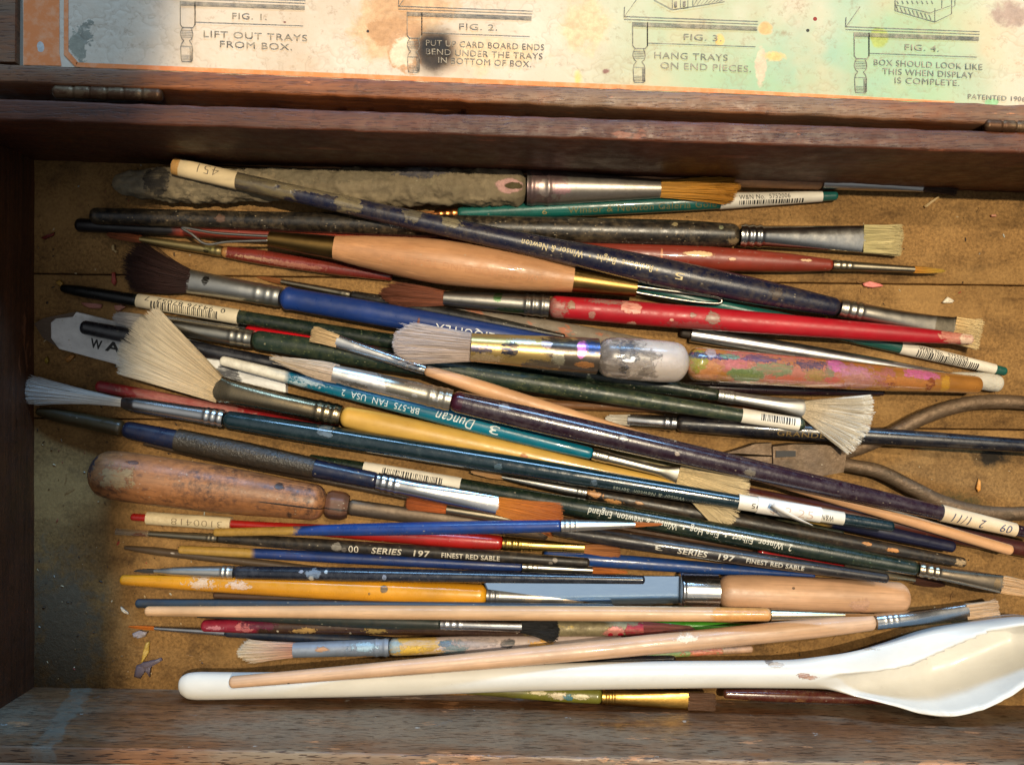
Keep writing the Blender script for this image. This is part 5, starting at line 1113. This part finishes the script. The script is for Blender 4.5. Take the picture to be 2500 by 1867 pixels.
# ------------------------------------------------------------------ scraps and crumbs on the tray floor
def flake(name, label, pts, colour, h=.0006, z=.0004, cat='paint flake', grp='flakes of dried paint on the tray floor'):
    c = np.mean(np.array(pts), 0); o3 = at(c[0], c[1], 0); P2 = []
    q = [(a, b_) for a, b_ in pts]; fine = []
    for (a, b_) in zip(q, q[1:] + q[:1]):
        for t in (0, .5): fine.append((a[0] + (b_[0] - a[0]) * t + random.uniform(-1, 1), a[1] + (b_[1] - a[1]) * t + random.uniform(-1, 1)))
    fine = fine[::-1]
    n = len(fine); V = []
    for (s_, zz) in ((1, 0), (1, h * .6), (.8, h), (.3, h * .8)):
        for p_ in fine:
            w_ = at(c[0] + (p_[0] - c[0]) * s_, c[1] + (p_[1] - c[1]) * s_, 0) - o3; V.append((w_.x, w_.y, zz + (.0006 * abs(math.sin(p_[0] * .3)) if zz else 0)))
    F = [tuple(range(n))[::-1]] + [(r * n + j, r * n + (j + 1) % n, (r + 1) * n + (j + 1) % n, (r + 1) * n + j) for r in range(3) for j in range(n)] + [tuple(range(3 * n, 4 * n))]
    o = mesh_obj(name, V, F, make_mat(P(colour, rough=.5, dirt=.2, bump=.3), None, 'dried_paint'), None, loc=(o3.x, o3.y, z))
    bm = bmesh.new(); bm.from_mesh(o.data); bmesh.ops.recalc_face_normals(bm, faces=bm.faces[:]); bm.to_mesh(o.data); bm.free()
    tag(o, label, cat, grp)
flake('paint_flake', 'long salmon pink flake between the rust red and navy brushes at the right', [(2104, 692), (2120, 687), (2145, 692), (2154, 700), (2130, 704), (2108, 700)], (214, 122, 112))
flake('paint_flake', 'small white crescent flake at the right, past the navy bristles', [(2298, 738), (2310, 726), (2326, 734), (2324, 740), (2306, 741)], (224, 212, 190))
flake('paint_flake', 'long dull pink flake at the left, below the black brush tip', [(201, 739), (225, 740), (252, 744), (248, 753), (222, 752), (206, 746)], (176, 112, 98))
flake('paint_flake', 'short dull pink flake left of the barcode sticker', [(282, 746), (300, 744), (309, 750), (296, 760), (282, 756)], (178, 124, 108))
flake('paint_flake', 'cream crescent flake above the dark mop hair', [(274, 600), (281, 598), (282, 610), (291, 616), (286, 619), (276, 612)], (200, 168, 112))
flake('paint_flake', 'thin red flake standing by the dark mop hair', [(277, 667), (283, 664), (286, 690), (283, 698), (276, 690)], (160, 60, 46))
flake('paint_flake', 'red sliver on the floor left of the black handle end', [(102, 582), (120, 574), (136, 570), (132, 576), (112, 586)], (116, 30, 26))
flake('paint_flake', 'ochre chip below the white carpenter pencil', [(162, 878), (176, 865), (186, 868), (176, 880), (166, 884)], (170, 116, 50))
flake('paint_flake', 'small yellow chip beside the carpenter pencil, nearer the wall', [(112, 876), (119, 872), (122, 880), (118, 887), (112, 884)], (176, 146, 40))
flake('paint_flake', 'yellow curled flake above the purple paint scrap at the lower left', [(358, 1566), (368, 1564), (366, 1590), (352, 1614), (346, 1616), (354, 1588)], (170, 136, 56), h=.001)
flake('paint_scrap', 'purple rubbery paint scrap on the floor at the lower left', [(336, 1622), (352, 1614), (372, 1610), (396, 1604), (398, 1610), (372, 1624), (368, 1650), (364, 1640), (356, 1636), (346, 1654), (332, 1648)], (86, 74, 82), h=.0012, cat='paint scrap')
flake('paint_scrap', 'pale lilac paint scrap under the orange pointed brush', [(326, 1544), (344, 1536), (362, 1540), (358, 1550), (340, 1556), (330, 1552)], (140, 130, 132), h=.001, cat='paint scrap')
flake('paint_flake', 'white forked flake in the light near the slate handle', [(297, 1478), (306, 1486), (316, 1494), (314, 1499), (300, 1490)], (206, 190, 166))
flake('splinter', 'pale wood splinter on the bare floor at the upper right', [(2253, 504), (2288, 481), (2291, 484), (2257, 508)], (200, 170, 120), cat='splinter', grp=None)
flake('paint_flake', 'orange chip on the floor right of the pliers', [(2380, 1190), (2386, 1168), (2390, 1172), (2390, 1196), (2384, 1200)], (216, 150, 70))
flake('paint_flake', 'yellow chips by the tip of the barcode fan handle', [(140, 690), (150, 684), (158, 694), (152, 700), (144, 696)], (160, 120, 40))
flake('paint_flake', 'faint pink chip near the right wall by the golden light', [(2416, 525), (2428, 524), (2430, 530), (2418, 531)], (214, 150, 120))
rs = np.random.RandomState(5); V = []; F = []; MI = []
cmats = [flat_mat(c) for c in ((196, 176, 140), (60, 44, 32), (150, 60, 48), (120, 90, 50), (170, 170, 160))]
for i in range(420):
    if i < 260: px, py = rs.uniform(90, 520), rs.uniform(400, 1660)
    else: px, py = rs.uniform(1500, 2470), rs.uniform(480, 1640)
    c = at(px, py, .0003); r = rs.uniform(.0001, .00034) * (1.7 if rs.rand() < .06 else 1); a0 = rs.uniform(0, 6.28); e = rs.uniform(1, 3.2); b0 = len(V)
    for j in range(5):
        a = j * 1.2566; x, y = r * e * math.cos(a), r * math.sin(a) * rs.uniform(.7, 1.3); V.append((c.x + x * math.cos(a0) - y * math.sin(a0), c.y + x * math.sin(a0) + y * math.cos(a0), .0002))
    V.append((c.x, c.y, .0002 + r)); mi = rs.choice(5, p=(.25, .35, .08, .22, .1))
    for j in range(5): F.append((b0 + j, b0 + (j + 1) % 5, b0 + 5)); MI.append(mi)
o = mesh_obj('paint_crumbs', V, F, cmats, None, smooth=False); o.data.polygons.foreach_set('material_index', MI)
tag(o, 'tiny crumbs of dry paint and dust scattered on the tray floor', 'crumbs', kind='stuff')
# loose hairs and straw shed on the floor
V = []; F = []
for i in range(46):
    px, py = (rs.uniform(90, 500), rs.uniform(420, 1640)) if i < 20 else (rs.uniform(1600, 2460), rs.uniform(500, 1640)); a = rs.uniform(0, 3.14); ln = rs.uniform(10, 34); bnd = rs.uniform(-8, 8)
    pts = [at(px + math.cos(a) * ln * t - math.sin(a) * bnd * t * t, py + math.sin(a) * ln * t + math.cos(a) * bnd * t * t, .0003 + .0006 * t * (1 - t)) for t in (0, .33, .66, 1)]
    v, f = tube(pts, .00009, 5, sub=3); b0 = len(V); V += v; F += [tuple(q + b0 for q in ff) for ff in f]
o = mesh_obj('loose_hairs', V, F, flat_mat((150, 110, 66)), None); tag(o, 'loose brush hairs shed over the tray floor', 'hairs', kind='stuff')
